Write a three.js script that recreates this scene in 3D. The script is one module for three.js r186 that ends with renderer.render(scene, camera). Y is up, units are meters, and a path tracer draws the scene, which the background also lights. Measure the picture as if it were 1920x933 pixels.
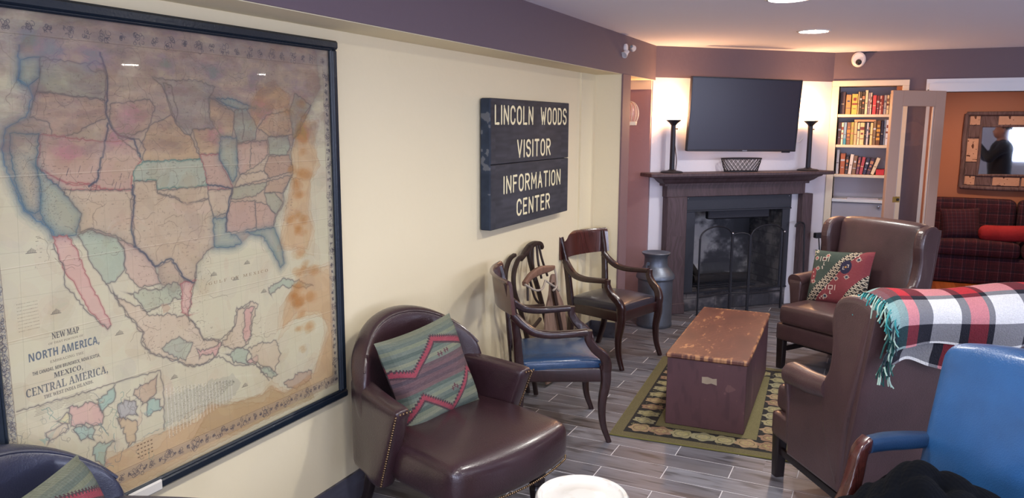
import * as THREE from 'three';
import { mergeGeometries, mergeVertices, toCreasedNormals } from 'three/addons/utils/BufferGeometryUtils.js';
import { MarchingCubes } from 'three/addons/objects/MarchingCubes.js';
import { RectAreaLightUniformsLib } from 'three/addons/lights/RectAreaLightUniformsLib.js';

// ------------------------------------------------------------------ camera, sky, exposure, large area lights
const scene = new THREE.Scene();
const renderer = new THREE.WebGLRenderer();
renderer.toneMapping = THREE.LinearToneMapping;
renderer.toneMappingExposure = 1.3;
renderer.shadowMap.enabled = true;
RectAreaLightUniformsLib.init();
const R = THREE.MathUtils.degToRad;
const camera = new THREE.PerspectiveCamera(35.49, 1920 / 933, 0.05, 60);
camera.position.set(0, 1.7, 0);
camera.rotation.set(R(-9.14), R(25.55), R(0.28), 'YXZ');
scene.add(camera);
scene.background = new THREE.Color(0.50, 0.62, 0.80);      // even overcast sky outside the windows
const DAY = new THREE.Color(0.70, 0.76, 1.0), CAN = new THREE.Color(1.0, 0.965, 0.90), WARM = new THREE.Color(1.0, 0.52, 0.23);
const CAN_POWER = 5.3, LAMP_POWER = 1.2, WINDOW_POWER = 11.0, DEN_POWER = 6.0;
function windowLight(w, h, x, y, z, tx, ty, tz) {
  const l = new THREE.RectAreaLight(DAY, WINDOW_POWER, w, h);
  l.name = 'window_daylight'; l.position.set(x, y, z); l.lookAt(tx, ty, tz); scene.add(l);
}
for (const x of [-0.9, 1.3, 3.5]) windowLight(1.3, 1.25, x, 1.45, 3.14, x, 1.45, 0);
for (const z of [-4.2, -1.6, 1.0]) windowLight(1.3, 1.25, 6.24, 1.45, z, 0, 1.45, z);

// ------------------------------------------------------------------ helpers
let seed = 7;
const rnd = () => { seed = (seed * 1664525 + 1013904223) >>> 0; return seed / 4294967296; };
const rr = (a, b) => a + (b - a) * rnd();
const V = (x, y, z) => new THREE.Vector3(x, y, z);
const lerp = (a, b, t) => a + (b - a) * t, clamp = (x, a, b) => Math.min(b, Math.max(a, x));
const sstep = (a, b, x) => { const t = clamp((x - a) / (b - a), 0, 1); return t * t * (3 - 2 * t); };
const used = {};
function numbered(n) { const k = used[n] = (used[n] ?? -1) + 1; return k ? n + '_' + String(k).padStart(3, '0') : n; }
function tag(o, label, category, group, kind) {
  if (label) o.userData.label = label;
  if (category) o.userData.category = category;
  if (group) o.userData.group = group;
  if (kind) o.userData.kind = kind;
  return o;
}
function thing(name, label, category, pos = [0, 0, 0], turn = 0, group) {
  const g = new THREE.Group(); g.name = numbered(name); g.position.set(...pos); g.rotation.y = turn;
  scene.add(g); return tag(g, label, category, group);
}
function mesh(name, geo, mat, parent) {
  const m = new THREE.Mesh(geo, mat); m.castShadow = m.receiveShadow = true;
  if (parent) { m.name = name; parent.add(m); } else { m.name = numbered(name); scene.add(m); }
  return m;
}
const struct = (name, geo, mat, parent) => tag(mesh(name, geo, mat, parent), null, null, null, 'structure');
function M(...gs) {
  return mergeGeometries(gs.flat().map((g) => {
    g = g.index ? g.toNonIndexed() : g;
    for (const k of Object.keys(g.attributes)) if (!['position', 'normal', 'uv'].includes(k)) g.deleteAttribute(k);
    if (!g.attributes.uv) g.setAttribute('uv', new THREE.BufferAttribute(new Float32Array(g.attributes.position.count * 2), 2));
    if (!g.attributes.normal) g.computeVertexNormals();
    g.morphAttributes = {}; g.groups = [];
    return g;
  }));
}
function boxUV(g, s = 1) {                                   // uv in metres, from the side each face looks to
  g = g.index ? g.toNonIndexed() : g;
  const p = g.attributes.position, uv = new Float32Array(p.count * 2), a = V(0, 0, 0), b = V(0, 0, 0), c = V(0, 0, 0), n = V(0, 0, 0);
  for (let i = 0; i < p.count; i += 3) {
    a.fromBufferAttribute(p, i); b.fromBufferAttribute(p, i + 1); c.fromBufferAttribute(p, i + 2);
    n.copy(b).sub(a).cross(c.clone().sub(a)); const ax = Math.abs(n.x), ay = Math.abs(n.y), az = Math.abs(n.z);
    [a, b, c].forEach((q, k) => {
      const [u, v] = ay >= ax && ay >= az ? [q.x, q.z] : ax >= az ? [q.z, q.y] : [q.x, q.y];
      uv[(i + k) * 2] = u * s; uv[(i + k) * 2 + 1] = v * s;
    });
  }
  g.setAttribute('uv', new THREE.BufferAttribute(uv, 2)); return g;
}
const tr = (g, x, y, z, rx = 0, ry = 0, rz = 0) => { if (rx) g.rotateX(rx); if (rz) g.rotateZ(rz); if (ry) g.rotateY(ry); return g.translate(x, y, z); };
const box = (w, h, d, x = 0, y = 0, z = 0, ...r) => boxUV(tr(new THREE.BoxGeometry(w, h, d), x, y, z, ...r));
function bevelBox(w, h, d, b, x = 0, y = 0, z = 0, ...r) {    // a box with chamfered edges, 44 triangles
  b = Math.min(b, w * 0.45, h * 0.45, d * 0.45);
  const P = [], hx = w / 2, hy = h / 2, hz = d / 2, pts = {};
  const add = (...q) => { for (const v of q) P.push(...v); };
  const vt = (sx, sy, sz, ax) => [sx * (hx - (ax === 0 ? 0 : b)), sy * (hy - (ax === 1 ? 0 : b)), sz * (hz - (ax === 2 ? 0 : b))];
  const tri = (p, q, s) => { const c = [0, 1, 2].map((i) => p[i] + q[i] + s[i]); const e = [0, 1, 2].map((i) => q[i] - p[i]), f = [0, 1, 2].map((i) => s[i] - p[i]);
    const n = [e[1] * f[2] - e[2] * f[1], e[2] * f[0] - e[0] * f[2], e[0] * f[1] - e[1] * f[0]]; (n[0] * c[0] + n[1] * c[1] + n[2] * c[2] > 0) ? add(p, q, s) : add(p, s, q); };
  const quad = (p, q, s, t) => { tri(p, q, s); tri(p, s, t); };
  for (const s of [-1, 1]) {
    quad(vt(s, -1, -1, 0), vt(s, 1, -1, 0), vt(s, 1, 1, 0), vt(s, -1, 1, 0));
    quad(vt(-1, s, -1, 1), vt(1, s, -1, 1), vt(1, s, 1, 1), vt(-1, s, 1, 1));
    quad(vt(-1, -1, s, 2), vt(1, -1, s, 2), vt(1, 1, s, 2), vt(-1, 1, s, 2));
    for (const t of [-1, 1]) {
      quad(vt(s, t, -1, 0), vt(s, t, 1, 0), vt(s, t, 1, 1), vt(s, t, -1, 1));
      quad(vt(s, -1, t, 0), vt(s, 1, t, 0), vt(s, 1, t, 2), vt(s, -1, t, 2));
      quad(vt(-1, s, t, 1), vt(1, s, t, 1), vt(1, s, t, 2), vt(-1, s, t, 2));
      for (const u of [-1, 1]) tri(vt(s, t, u, 0), vt(s, t, u, 1), vt(s, t, u, 2));
    }
  }
  const g = new THREE.BufferGeometry(); g.setAttribute('position', new THREE.BufferAttribute(new Float32Array(P), 3)); g.computeVertexNormals();
  return boxUV(tr(g, x, y, z, ...r));
}
function softBox(w, h, d, r, n = [12, 8, 12], fn) {           // rounded, evenly divided block that fn may bend; for upholstery
  const g0 = new THREE.BoxGeometry(2, 2, 2, ...n), p = g0.attributes.position, H = [w / 2, h / 2, d / 2];
  r = Math.min(r, ...H);
  for (let i = 0; i < p.count; i++) {
    const t = [p.getX(i), p.getY(i), p.getZ(i)].map((q, k) => { const s = Math.sign(q), a = Math.abs(q); const e = 1 - Math.pow(1 - a, 1.45); return s * e * H[k]; });
    const inn = t.map((q, k) => clamp(q, -(H[k] - r), H[k] - r)), off = t.map((q, k) => q - inn[k]), l = Math.hypot(...off) || 1;
    const out = inn.map((q, k) => q + (off[k] / l) * r * Math.min(1, l / r * 1.0 > 0.999 ? 1 : Math.min(1, l / (r * 0.999))));
    p.setXYZ(i, ...out);
  }
  g0.deleteAttribute('uv'); g0.deleteAttribute('normal');
  const g = mergeVertices(g0, 1e-5), q = g.attributes.position, v = V(0, 0, 0);
  if (fn) for (let i = 0; i < q.count; i++) { v.fromBufferAttribute(q, i); fn(v); q.setXYZ(i, v.x, v.y, v.z); }
  g.computeVertexNormals(); return boxUV(g);
}
// sweeps a rounded-rectangle or oval section (w across, h along up) along points
function sweep(pts, w, h, { n = 28, m = 12, up = V(0, 1, 0), e = 2, curve = true } = {}) {
  const P = pts.map((q) => (Array.isArray(q) ? V(...q) : q));
  const c = curve ? new THREE.CatmullRomCurve3(P, false, 'centripetal') : null;
  const N = curve ? n : P.length - 1, W = typeof w === 'function' ? w : () => w, Hh = typeof h === 'function' ? h : () => h;
  const pos = [], idx = [], ring = m;
  for (let i = 0; i <= N; i++) {
    const t = i / N, p = curve ? c.getPointAt(t) : P[i], T = curve ? c.getTangentAt(t) : P[Math.min(i + 1, N)].clone().sub(P[Math.max(i - 1, 0)]).normalize();
    const u = typeof up === 'function' ? up(t) : up, S = T.clone().cross(u).normalize(), Nn = S.clone().cross(T).normalize();
    for (let k = 0; k < ring; k++) {
      const a = (k + 0.5) / ring * Math.PI * 2, ca = Math.cos(a), sa = Math.sin(a), x = Math.sign(ca) * Math.pow(Math.abs(ca), 2 / e), y = Math.sign(sa) * Math.pow(Math.abs(sa), 2 / e);
      const q = p.clone().addScaledVector(S, x * W(t) / 2).addScaledVector(Nn, y * Hh(t) / 2); pos.push(q.x, q.y, q.z);
    }
  }
  for (let i = 0; i < N; i++) for (let k = 0; k < ring; k++) { const a = i * ring + k, b = i * ring + (k + 1) % ring; idx.push(a, b, a + ring, b, b + ring, a + ring); }
  for (const [i0, f] of [[0, 1], [N * ring, 0]]) {
    const cc = [0, 0, 0]; for (let k = 0; k < ring; k++) for (let j = 0; j < 3; j++) cc[j] += pos[(i0 + k) * 3 + j] / ring;
    pos.push(...cc); const ci = pos.length / 3 - 1;
    for (let k = 0; k < ring; k++) { const a = i0 + k, b = i0 + (k + 1) % ring; f ? idx.push(b, a, ci) : idx.push(a, b, ci); }
  }
  const g = new THREE.BufferGeometry(); g.setAttribute('position', new THREE.BufferAttribute(new Float32Array(pos), 3)); g.setIndex(idx);
  return boxUV(toCreasedNormals(g, 0.75));
}
const wire = (pts, r, n = 20, m = 6) => sweep(pts, r * 2, r * 2, { n, m, up: V(0.13, 0.31, 0.94).normalize() });
const rod = (a, b, r, m = 8) => { const d = V(...b).sub(V(...a)); return sweep([a, b], r * 2, r * 2, { n: 1, m, curve: false, up: Math.abs(d.y) > 0.8 * d.length() ? V(0, 0, 1) : V(0, 1, 0) }); };
const bar = (a, b, w, h, up = V(0, 1, 0), e = 8) => sweep([a, b], w, h, { n: 1, m: 12, curve: false, up, e });
function lathe(profile, n = 32, x = 0, y = 0, z = 0) {
  const g = new THREE.LatheGeometry(profile.map(([r, h]) => new THREE.Vector2(r, h)), n);
  return boxUV(toCreasedNormals(g, 0.6)).translate(x, y, z);
}
function extrude(pts, depth, bevel = 0.006, seg = 2) {         // outline in x,y; z from 0 to depth
  const s = new THREE.Shape(pts.map(([x, y]) => new THREE.Vector2(x, y)));
  return boxUV(new THREE.ExtrudeGeometry(s, { depth: depth - 2 * bevel, bevelEnabled: bevel > 0, bevelThickness: bevel, bevelSize: bevel, bevelOffset: -bevel, bevelSegments: seg, curveSegments: 8 }).translate(0, 0, bevel));
}
function spline(pts, n = 40, closed = false) { return new THREE.CatmullRomCurve3(pts.map(([x, y]) => V(x, y, 0)), closed, 'centripetal').getPoints(n).map((p) => [p.x, p.y]); }
function surf(nu, nv, fn) {                                    // open sheet, uv 0..1
  const pos = [], uv = [], idx = [];
  for (let j = 0; j <= nv; j++) for (let i = 0; i <= nu; i++) { const p = fn(i / nu, j / nv); pos.push(p[0], p[1], p[2]); uv.push(i / nu, j / nv); }
  for (let j = 0; j < nv; j++) for (let i = 0; i < nu; i++) { const a = j * (nu + 1) + i, b = a + nu + 1; idx.push(a, a + 1, b, a + 1, b + 1, b); }
  const g = new THREE.BufferGeometry(); g.setAttribute('position', new THREE.BufferAttribute(new Float32Array(pos), 3)); g.setAttribute('uv', new THREE.BufferAttribute(new Float32Array(uv), 2));
  g.setIndex(idx); g.computeVertexNormals(); return g;
}
function pillowGeo(w, h, t) {                                  // two bulged faces that meet in a pinched seam; uv over each face
  const face = (s) => surf(22, 22, (u, v) => {
    const x = 2 * u - 1, y = 2 * v - 1, f = Math.pow(Math.max(0, (1 - x ** 4) * (1 - y ** 4)), 0.55);
    const px = 1 - 0.06 * (1 - y * y), py = 1 - 0.06 * (1 - x * x);
    return [s * x * w / 2 * px, y * h / 2 * py, s * (t / 2 * f * (1 + 0.06 * Math.sin(5 * x + 3 * y)))];
  });
  return [face(1), face(-1)];
}
// ------------------------------------------------------------------ noise and textures
function grid(n, s) { let q = s; const a = new Float32Array(n * n); for (let i = 0; i < n * n; i++) { q = (q * 1664525 + 1013904223) >>> 0; a[i] = q / 4294967296; } return a; }
const lattices = [11, 23, 37, 51].map((s) => grid(64, s));
function noise(x, y, k = 0, px = 64, py = 64) {                 // tiling value noise
  const a = lattices[k & 3], xi = Math.floor(x), yi = Math.floor(y), fx = x - xi, fy = y - yi, u = fx * fx * (3 - 2 * fx), v = fy * fy * (3 - 2 * fy);
  const m = (i, p) => ((i % p) + p) % p, g = (i, j) => a[m(j, py) * 64 + m(i, px)];
  return lerp(lerp(g(xi, yi), g(xi + 1, yi), u), lerp(g(xi, yi + 1), g(xi + 1, yi + 1), u), v);
}
function fbm(x, y, f, oct, k = 0) { let s = 0, w = 0.5, t = 0; for (let o = 0; o < oct; o++) { s += w * noise(x * f, y * f, k + o, Math.min(64, f), Math.min(64, f)); t += w; w *= 0.55; f *= 2; if (f > 64) f = 64; } return s / t; }
function tex(w, h, fn, { srgb = false, rep = [1, 1] } = {}) {   // fn(u, v) -> [r, g, b] 0..1 (display values when srgb)
  const d = new Uint8Array(w * h * 4);
  for (let j = 0; j < h; j++) for (let i = 0; i < w; i++) { const c = fn(i / w, j / h), q = (j * w + i) * 4; const a = typeof c === 'number' ? [c, c, c] : c; for (let k = 0; k < 3; k++) d[q + k] = clamp(a[k], 0, 1) * 255; d[q + 3] = a[3] === undefined ? 255 : a[3] * 255; }
  const t = new THREE.DataTexture(d, w, h); t.wrapS = t.wrapT = THREE.RepeatWrapping; t.magFilter = THREE.LinearFilter; t.repeat.set(...rep);
  if (srgb) t.colorSpace = THREE.SRGBColorSpace; t.needsUpdate = true; return t;
}
function canvasTex(w, h, draw) {
  const c = document.createElement('canvas'); c.width = w; c.height = h; const x = c.getContext('2d'); draw(x, w, h);
  const t = new THREE.CanvasTexture(c); t.colorSpace = THREE.SRGBColorSpace; t.wrapS = t.wrapT = THREE.RepeatWrapping; return t;
}
const hex = (s) => [1, 3, 5].map((i) => parseInt(s.slice(i, i + 2), 16) / 255);
const mixc = (a, b, t) => a.map((q, i) => lerp(q, b[i], t));
const again = (t, x, y) => { const c = t.clone(); c.repeat.set(x, y); c.needsUpdate = true; return c; };
const grainBump = tex(512, 512, (u, v) => fbm(u, v, 64, 3) * 0.5 + 0.5 * noise(u * 64, v * 64, 2, 64, 64), { rep: [3, 3] });
const leatherBump = tex(512, 512, (u, v) => { const a = Math.abs(noise(u * 48, v * 48, 0, 48, 48) - 0.5) * 2, b = Math.abs(noise(u * 60, v * 60, 1, 60, 60) - 0.5) * 2; return 0.35 * a + 0.35 * b + 0.3 * fbm(u, v, 6, 3); }, { rep: [5, 5] });
const wearMap = tex(512, 512, (u, v) => 0.62 + 0.38 * fbm(u, v, 5, 5), { rep: [2, 2] });
const plaster = tex(512, 512, (u, v) => fbm(u, v, 32, 3) * 0.6 + 0.4 * fbm(u, v, 4, 2), { rep: [1.3, 1.3] });
const woodMap = tex(512, 1024, (u, v) => { const w = fbm(u, v, 3, 3) * 0.35, g = fbm(u * 1 + w, v * 0.12, 40, 3, 1); return mixc(hex('#8a7d76'), hex('#ffffff'), 0.25 + 0.75 * g); }, { srgb: true, rep: [3, 1.4] });
const std = (color, rough = 0.6, o = {}) => new THREE.MeshStandardMaterial({ color, roughness: rough, metalness: 0, ...o });
const phys = (color, rough, o = {}) => new THREE.MeshPhysicalMaterial({ color, roughness: rough, metalness: 0, ...o });
const paint = (color, rough = 0.75) => std(color, rough, { bumpMap: plaster, bumpScale: 0.0012 });
const leather = (color, rough) => phys(color, rough, { map: wearMap, bumpMap: leatherBump, bumpScale: 0.0009, clearcoat: 0.45, clearcoatRoughness: 0.2 });
const MAT = {
  cream: paint('#e9dbb8'), white: paint('#dcd8e0'), ceiling: paint('#eae8f4', 0.9), taupe: paint('#6a5a62', 0.7), taupePink: paint('#a17f80', 0.7),
  trim: std('#e3d3bb', 0.45), trimWhite: std('#d9dade', 0.4), orange: paint('#bd8468'), outer: paint('#7e726c'),
  leather: leather('#533b3c', 0.36), leather2: leather('#3b252a', 0.31), navy: leather('#34374c', 0.36), blue: leather('#2f639c', 0.36), padBlue: leather('#26466c', 0.4), blueSeat: leather('#284a72', 0.22), black: leather('#33303a', 0.3),
  mahogany: phys('#3c2222', 0.28, { map: woodMap, clearcoat: 0.5, clearcoatRoughness: 0.2 }), redwood: phys('#5a2f2a', 0.25, { map: woodMap, clearcoat: 0.6, clearcoatRoughness: 0.15 }), darkLeg: phys('#2a2022', 0.3, { map: woodMap }),
  mantel: std('#5f4c52', 0.55, { map: woodMap, bumpMap: grainBump, bumpScale: 0.0006 }),
  iron: std('#33333a', 0.5, { metalness: 0.6, bumpMap: grainBump, bumpScale: 0.0006 }), blackFrame: phys('#16202c', 0.32, { bumpMap: grainBump, bumpScale: 0.0005 }),
  brass: std('#b08a4a', 0.35, { metalness: 1 }), chrome: std('#c9ccd2', 0.2, { metalness: 1 }), nail: std('#8b7358', 0.35, { metalness: 1 }),
  grout: std('#d2ced2', 0.9), whiteGloss: phys('#f4f4f2', 0.25, { clearcoat: 0.6, clearcoatRoughness: 0.15 }), plastic: std('#e6e2e0', 0.4), dark: std('#201f27', 0.3),
};

// planks: one grain sheet, four tints, six cuts
const plankMap = tex(1024, 1024, (u, v) => {
  const w = fbm(u, v, 4, 3, 2), g = fbm(u * 0.25 + 0.02 * w, v + 0.03 * w, 64, 3, 1), s = fbm(u * 0.35, v, 12, 4, 3), k = Math.pow(fbm(u * 0.5, v, 20, 3, 0), 3);
  let c = mixc(hex('#7b7378'), hex('#c6c2c8'), clamp(0.15 + 0.75 * s + 0.35 * (g - 0.5), 0, 1)); c = mixc(c, hex('#7c6862'), 0.45 * sstep(0.45, 0.8, w)); return mixc(c, hex('#4b4446'), 0.55 * sstep(0.16, 0.4, k));
}, { srgb: true });
const plankMats = ['#a9adb4', '#9c9a9a', '#b8bdc4', '#a3a5ab'].map((c) => phys(c, 0.42, { map: plankMap, bumpMap: plankMap, bumpScale: 0.0008 }));

// antique wall map, printed flat
const MAPCOL = { land: '#ad927a', teal: '#8ea695', green: '#99a48d', tealg: '#97b3a0', tealh: '#7fafa6', rose: '#bd9688', rosel: '#c6ae96', pinkh: '#cf9590', tan: '#b7977c', ochre: '#bd9a70', cream: '#c5b396', dull: '#a3a08c', gray: '#93908a', brown: '#a6846f', slate: '#8b8f9f', yellow: '#d2c68c', stain: '#c08a52', stain2: '#a8855e', blot: '#a5643a', table: '#aaa894' };
const MAPLINE = { blue: '#4a6372', gray: '#6d6862', red: '#a15f5c', teal: '#4f7d74', heavy: '#555862', coast: '#4d6f86' };
const MAPPOLY = [
  ['land','',1,'102,66 146,30 291,-6 575,-9 943,-12 960,109 917,161 875,212 840,247 821,289 829,339 789,386 787,418 760,447 748,474 775,531 783,572 766,584 744,537 706,494 664,485 630,501 598,507 542,499 516,505 482,532 474,575 443,566 411,588 376,558 372,521 340,489 314,471 277,443 192,422 135,425 131,409 101,385 82,368 65,313 53,283 51,254 62,217 102,197 118,163 112,141 93,130'],
  ['teal','blue',1,'102,94 141,86 136,123 112,140 95,129'],
  ['green','gray',1,'141,86 211,91 273,90 280,116 271,161 240,157 161,152 127,150 136,123'],
  ['rose','gray',1,'237,95 253,85 273,89 275,104 251,106'],
  ['tan','gray',1,'127,150 161,152 271,161 273,196 229,212 204,227 153,237 143,204 109,197'],
  ['rose','red',1,'127,229 269,244 307,244 338,262 350,285 328,307 319,334 321,347 260,342 225,328 173,322 116,291'],
  ['rose','red',1,'160,335 116,292 173,325 224,331 260,344 321,347'],
  ['dull','blue',1,'69,226 125,227 113,288 118,326 116,367 102,375 85,366 72,318 67,274'],
  ['teal','blue',1,'113,288 155,329 199,385 191,405 183,426 133,422 113,376 119,336'],
  ['cream','gray',1,'160,335 321,347 315,374 316,442 314,468 277,443 234,422 211,417 192,421 191,405 199,385'],
  ['tan','gray',1,'283,169 381,156 394,172 373,217 334,231 295,228 278,201'],
  ['ochre','gray',1,'436,188 478,230 492,242 512,291 356,288 345,262 377,212'],
  ['cream','gray',1,'295,231 347,240 362,263 350,285 335,262 313,248'],
  ['tealg','teal',1,'353,288 516,290 526,317 528,351 386,350 384,330 326,328 328,307'],
  ['cream','gray',1,'386,352 528,354 532,380 465,391 432,369 386,359'],
  ['gray','gray',1,'392,109 442,113 514,109 570,122 547,156 548,193 575,218 494,221 489,233 470,230 452,212 437,171 419,131'],
  ['','gray',1,'420,120 441,124 455,182 449,203 436,183'],
  ['ochre','gray',1,'494,221 571,218 584,243 575,278 513,279'],
  ['rose','red',1,'513,279 573,280 576,300 597,333 610,363 531,362 526,317'],
  ['cream','gray',1,'531,363 610,365 586,423 543,428 531,383'],
  ['cream','gray',1,'326,329 384,332 386,359 432,372 465,391 530,383 543,428 540,499 516,505 482,532 474,575 444,563 410,511 365,520 343,489 321,469 316,442'],
  ['rosel','',1,'420,383 529,392 535,418 433,408'],
  ['teal','blue',1,'541,431 586,433 579,468 613,479 630,501 598,507 542,499'],
  ['ochre','gray',1,'551,147 588,161 630,180 617,237 578,237 548,193'],
  ['teal','blue',1,'572,149 623,148 676,163 704,169 648,173 605,164'],
  ['teal','gray',1,'630,176 667,169 688,192 703,215 694,248 634,254 623,218'],
  ['','gray',0,'653,173 659,212 650,247'],
  ['teal','blue',1,'578,240 630,241 630,309 624,335 611,348 594,320 572,293'],
  ['rose','gray',1,'633,257 689,251 737,249 740,286 694,312 637,332 630,309'],
  ['','gray',0,'681,253 670,317'],
  ['teal','gray',1,'741,242 819,238 825,268 811,289 745,286'],
  ['ochre','gray',1,'748,240 705,218 741,185 832,170 841,236 819,238'],
  ['green','gray',1,'828,173 852,127 917,157 876,190 868,233 840,247'],
  ['cream','gray',1,'623,348 637,332 722,326 741,347 617,360'],
  ['green','gray',1,'613,361 740,355 719,374 680,388 602,390'],
  ['brown','gray',1,'740,290 821,289 833,332 741,347 722,326'],
  ['tan','gray',1,'730,354 829,343 789,388 719,382'],
  ['green','gray',1,'719,384 758,385 787,415 760,442 727,413'],
  ['rose','gray',1,'684,402 727,413 755,440 748,474 684,472'],
  ['rose','gray',1,'601,395 684,400 684,470 627,473 583,469 586,423'],
  ['teal','blue',1,'646,476 748,476 775,531 783,576 768,586 743,541 706,494'],
  ['','heavy',0,'269,66 275,90 281,116 277,153 271,185 279,209 298,232 334,240 347,279'],
  ['','heavy',0,'275,206 261,260 237,324 218,333'],
  ['','heavy',0,'322,335 325,374 311,430 320,472'],
  ['','heavy',0,'528,348 608,363 586,423 579,468'],
  ['','coast',0,'102,66 93,130 112,141 118,163 102,197 62,217 51,254 53,283 65,313 82,368 101,385 131,409 138,426'],
  ['','gray',0,'917,157 875,212 840,247 827,289 832,339 791,388 789,418 760,447 748,474'],
  ['pinkh','red',1,'134,423 163,424 181,453 192,493 206,534 224,571 245,623 236,630 196,581 171,522 151,492 141,448'],
  ['teal','gray',1,'186,427 210,419 276,444 291,469 287,514 262,535 240,535 213,491 201,456'],
  ['rose','gray',1,'276,444 314,466 340,487 365,518 378,559 320,557 289,520 291,469'],
  ['green','gray',1,'299,565 347,565 405,567 435,569 429,599 343,617 317,586'],
  ['pinkh','red',1,'439,570 473,573 460,605 449,648 432,638'],
  ['rosel','gray',1,'257,560 291,584 343,619 437,645 474,685 488,712 539,731 531,759 484,773 451,771 392,735 335,708 317,679 325,657 294,620'],
  ['tan','',1,'373,601 402,613 396,633 371,625'],
  ['teal','gray',1,'372,705 426,693 455,720 429,745 392,732'],
  ['pinkh','gray',1,'466,736 520,736 546,736 531,763 473,752'],
  ['rosel','gray',1,'551,732 593,706 605,668 652,654 676,665 653,720 635,765 580,758 547,744'],
  ['pinkh','gray',1,'628,666 661,669 646,747 621,758'],
  ['teal','gray',1,'561,774 607,762 634,779 627,813 586,801'],
  ['pinkh','gray',1,'628,806 666,802 665,825 632,815'],
  ['cream','gray',1,'635,772 744,778 751,825 728,870 665,823 638,794'],
  ['teal','gray',1,'665,830 699,840 738,877 706,880'],
  ['teal','gray',1,'712,633 754,619 817,627 906,662 838,657 774,638 726,652'],
  ['','heavy',0,'314,466 343,488 365,518 410,508 444,558 474,574'],
  ['','gray',0,'240,535 257,560 294,620 325,660 315,678 335,709 392,736 451,772 492,775 535,767 586,807 660,823 706,882'],
  ['','gray',0,'481,534 473,573 449,648 474,685 488,712 539,731 593,706 605,668 652,654'],
  ['','gray',0,'134,436 152,494 149,520 169,548 195,587 236,631 245,624'],
  ['stain','',1,'200,945 210,908 319,902 441,900 492,889 552,902 679,911 707,897 766,938 892,910 959,799 926,736 823,722 766,754 776,682 840,620 981,612 982,964 248,999'],
  ['stain2','',1,'492,889 552,902 679,911 705,897 755,935 856,931 888,988 592,980 437,951'],
  ['blot','',1,'830,686 870,686 880,715 840,714'],
  ['blot','',1,'820,763 871,769 881,789 841,785'],
  ['blot','',1,'827,833 861,840 866,857 835,853'],
  ['brown','gray',1,'757,901 812,895 881,906 874,928 810,940 767,919'],
  ['stain','',1,'827,282 886,204 937,201 917,263 948,323 899,365 889,446 904,492 877,551 769,536 784,471 815,388 835,332'],
  ['stain','',1,'676,166 716,125 776,106 836,135 824,163 742,178 701,218'],
  ['pinkh','gray',1,'137,771 178,774 210,796 205,823 136,809'],
  ['tealh','gray',1,'142,812 192,827 184,848 154,841'],
  ['tealh','gray',1,'182,867 226,869 211,896 195,927 185,898'],
  ['slate','gray',1,'246,796 286,797 296,837 249,833'],
  ['ochre','gray',1,'243,830 295,849 278,891 267,895 260,861'],
  ['tealh','gray',1,'315,818 355,819 357,844 324,847'],
  ['yellow','gray',1,'109,787 133,781 129,802 114,801'],
  ['tealh','gray',1,'206,771 243,753 233,792 210,797'],
  ['tan','gray',1,'287,785 345,766 349,804 312,817'],
  ['tealh','',1,'63,811 99,808 80,826'],
  ['cream','gray',1,'83,802 123,797 127,813 92,818'],
  ['','gray',0,'30,742 360,755 366,797 360,896'],
  ['table','',1,'366,822 575,826 605,856 552,902 492,891 364,894']];
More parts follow.
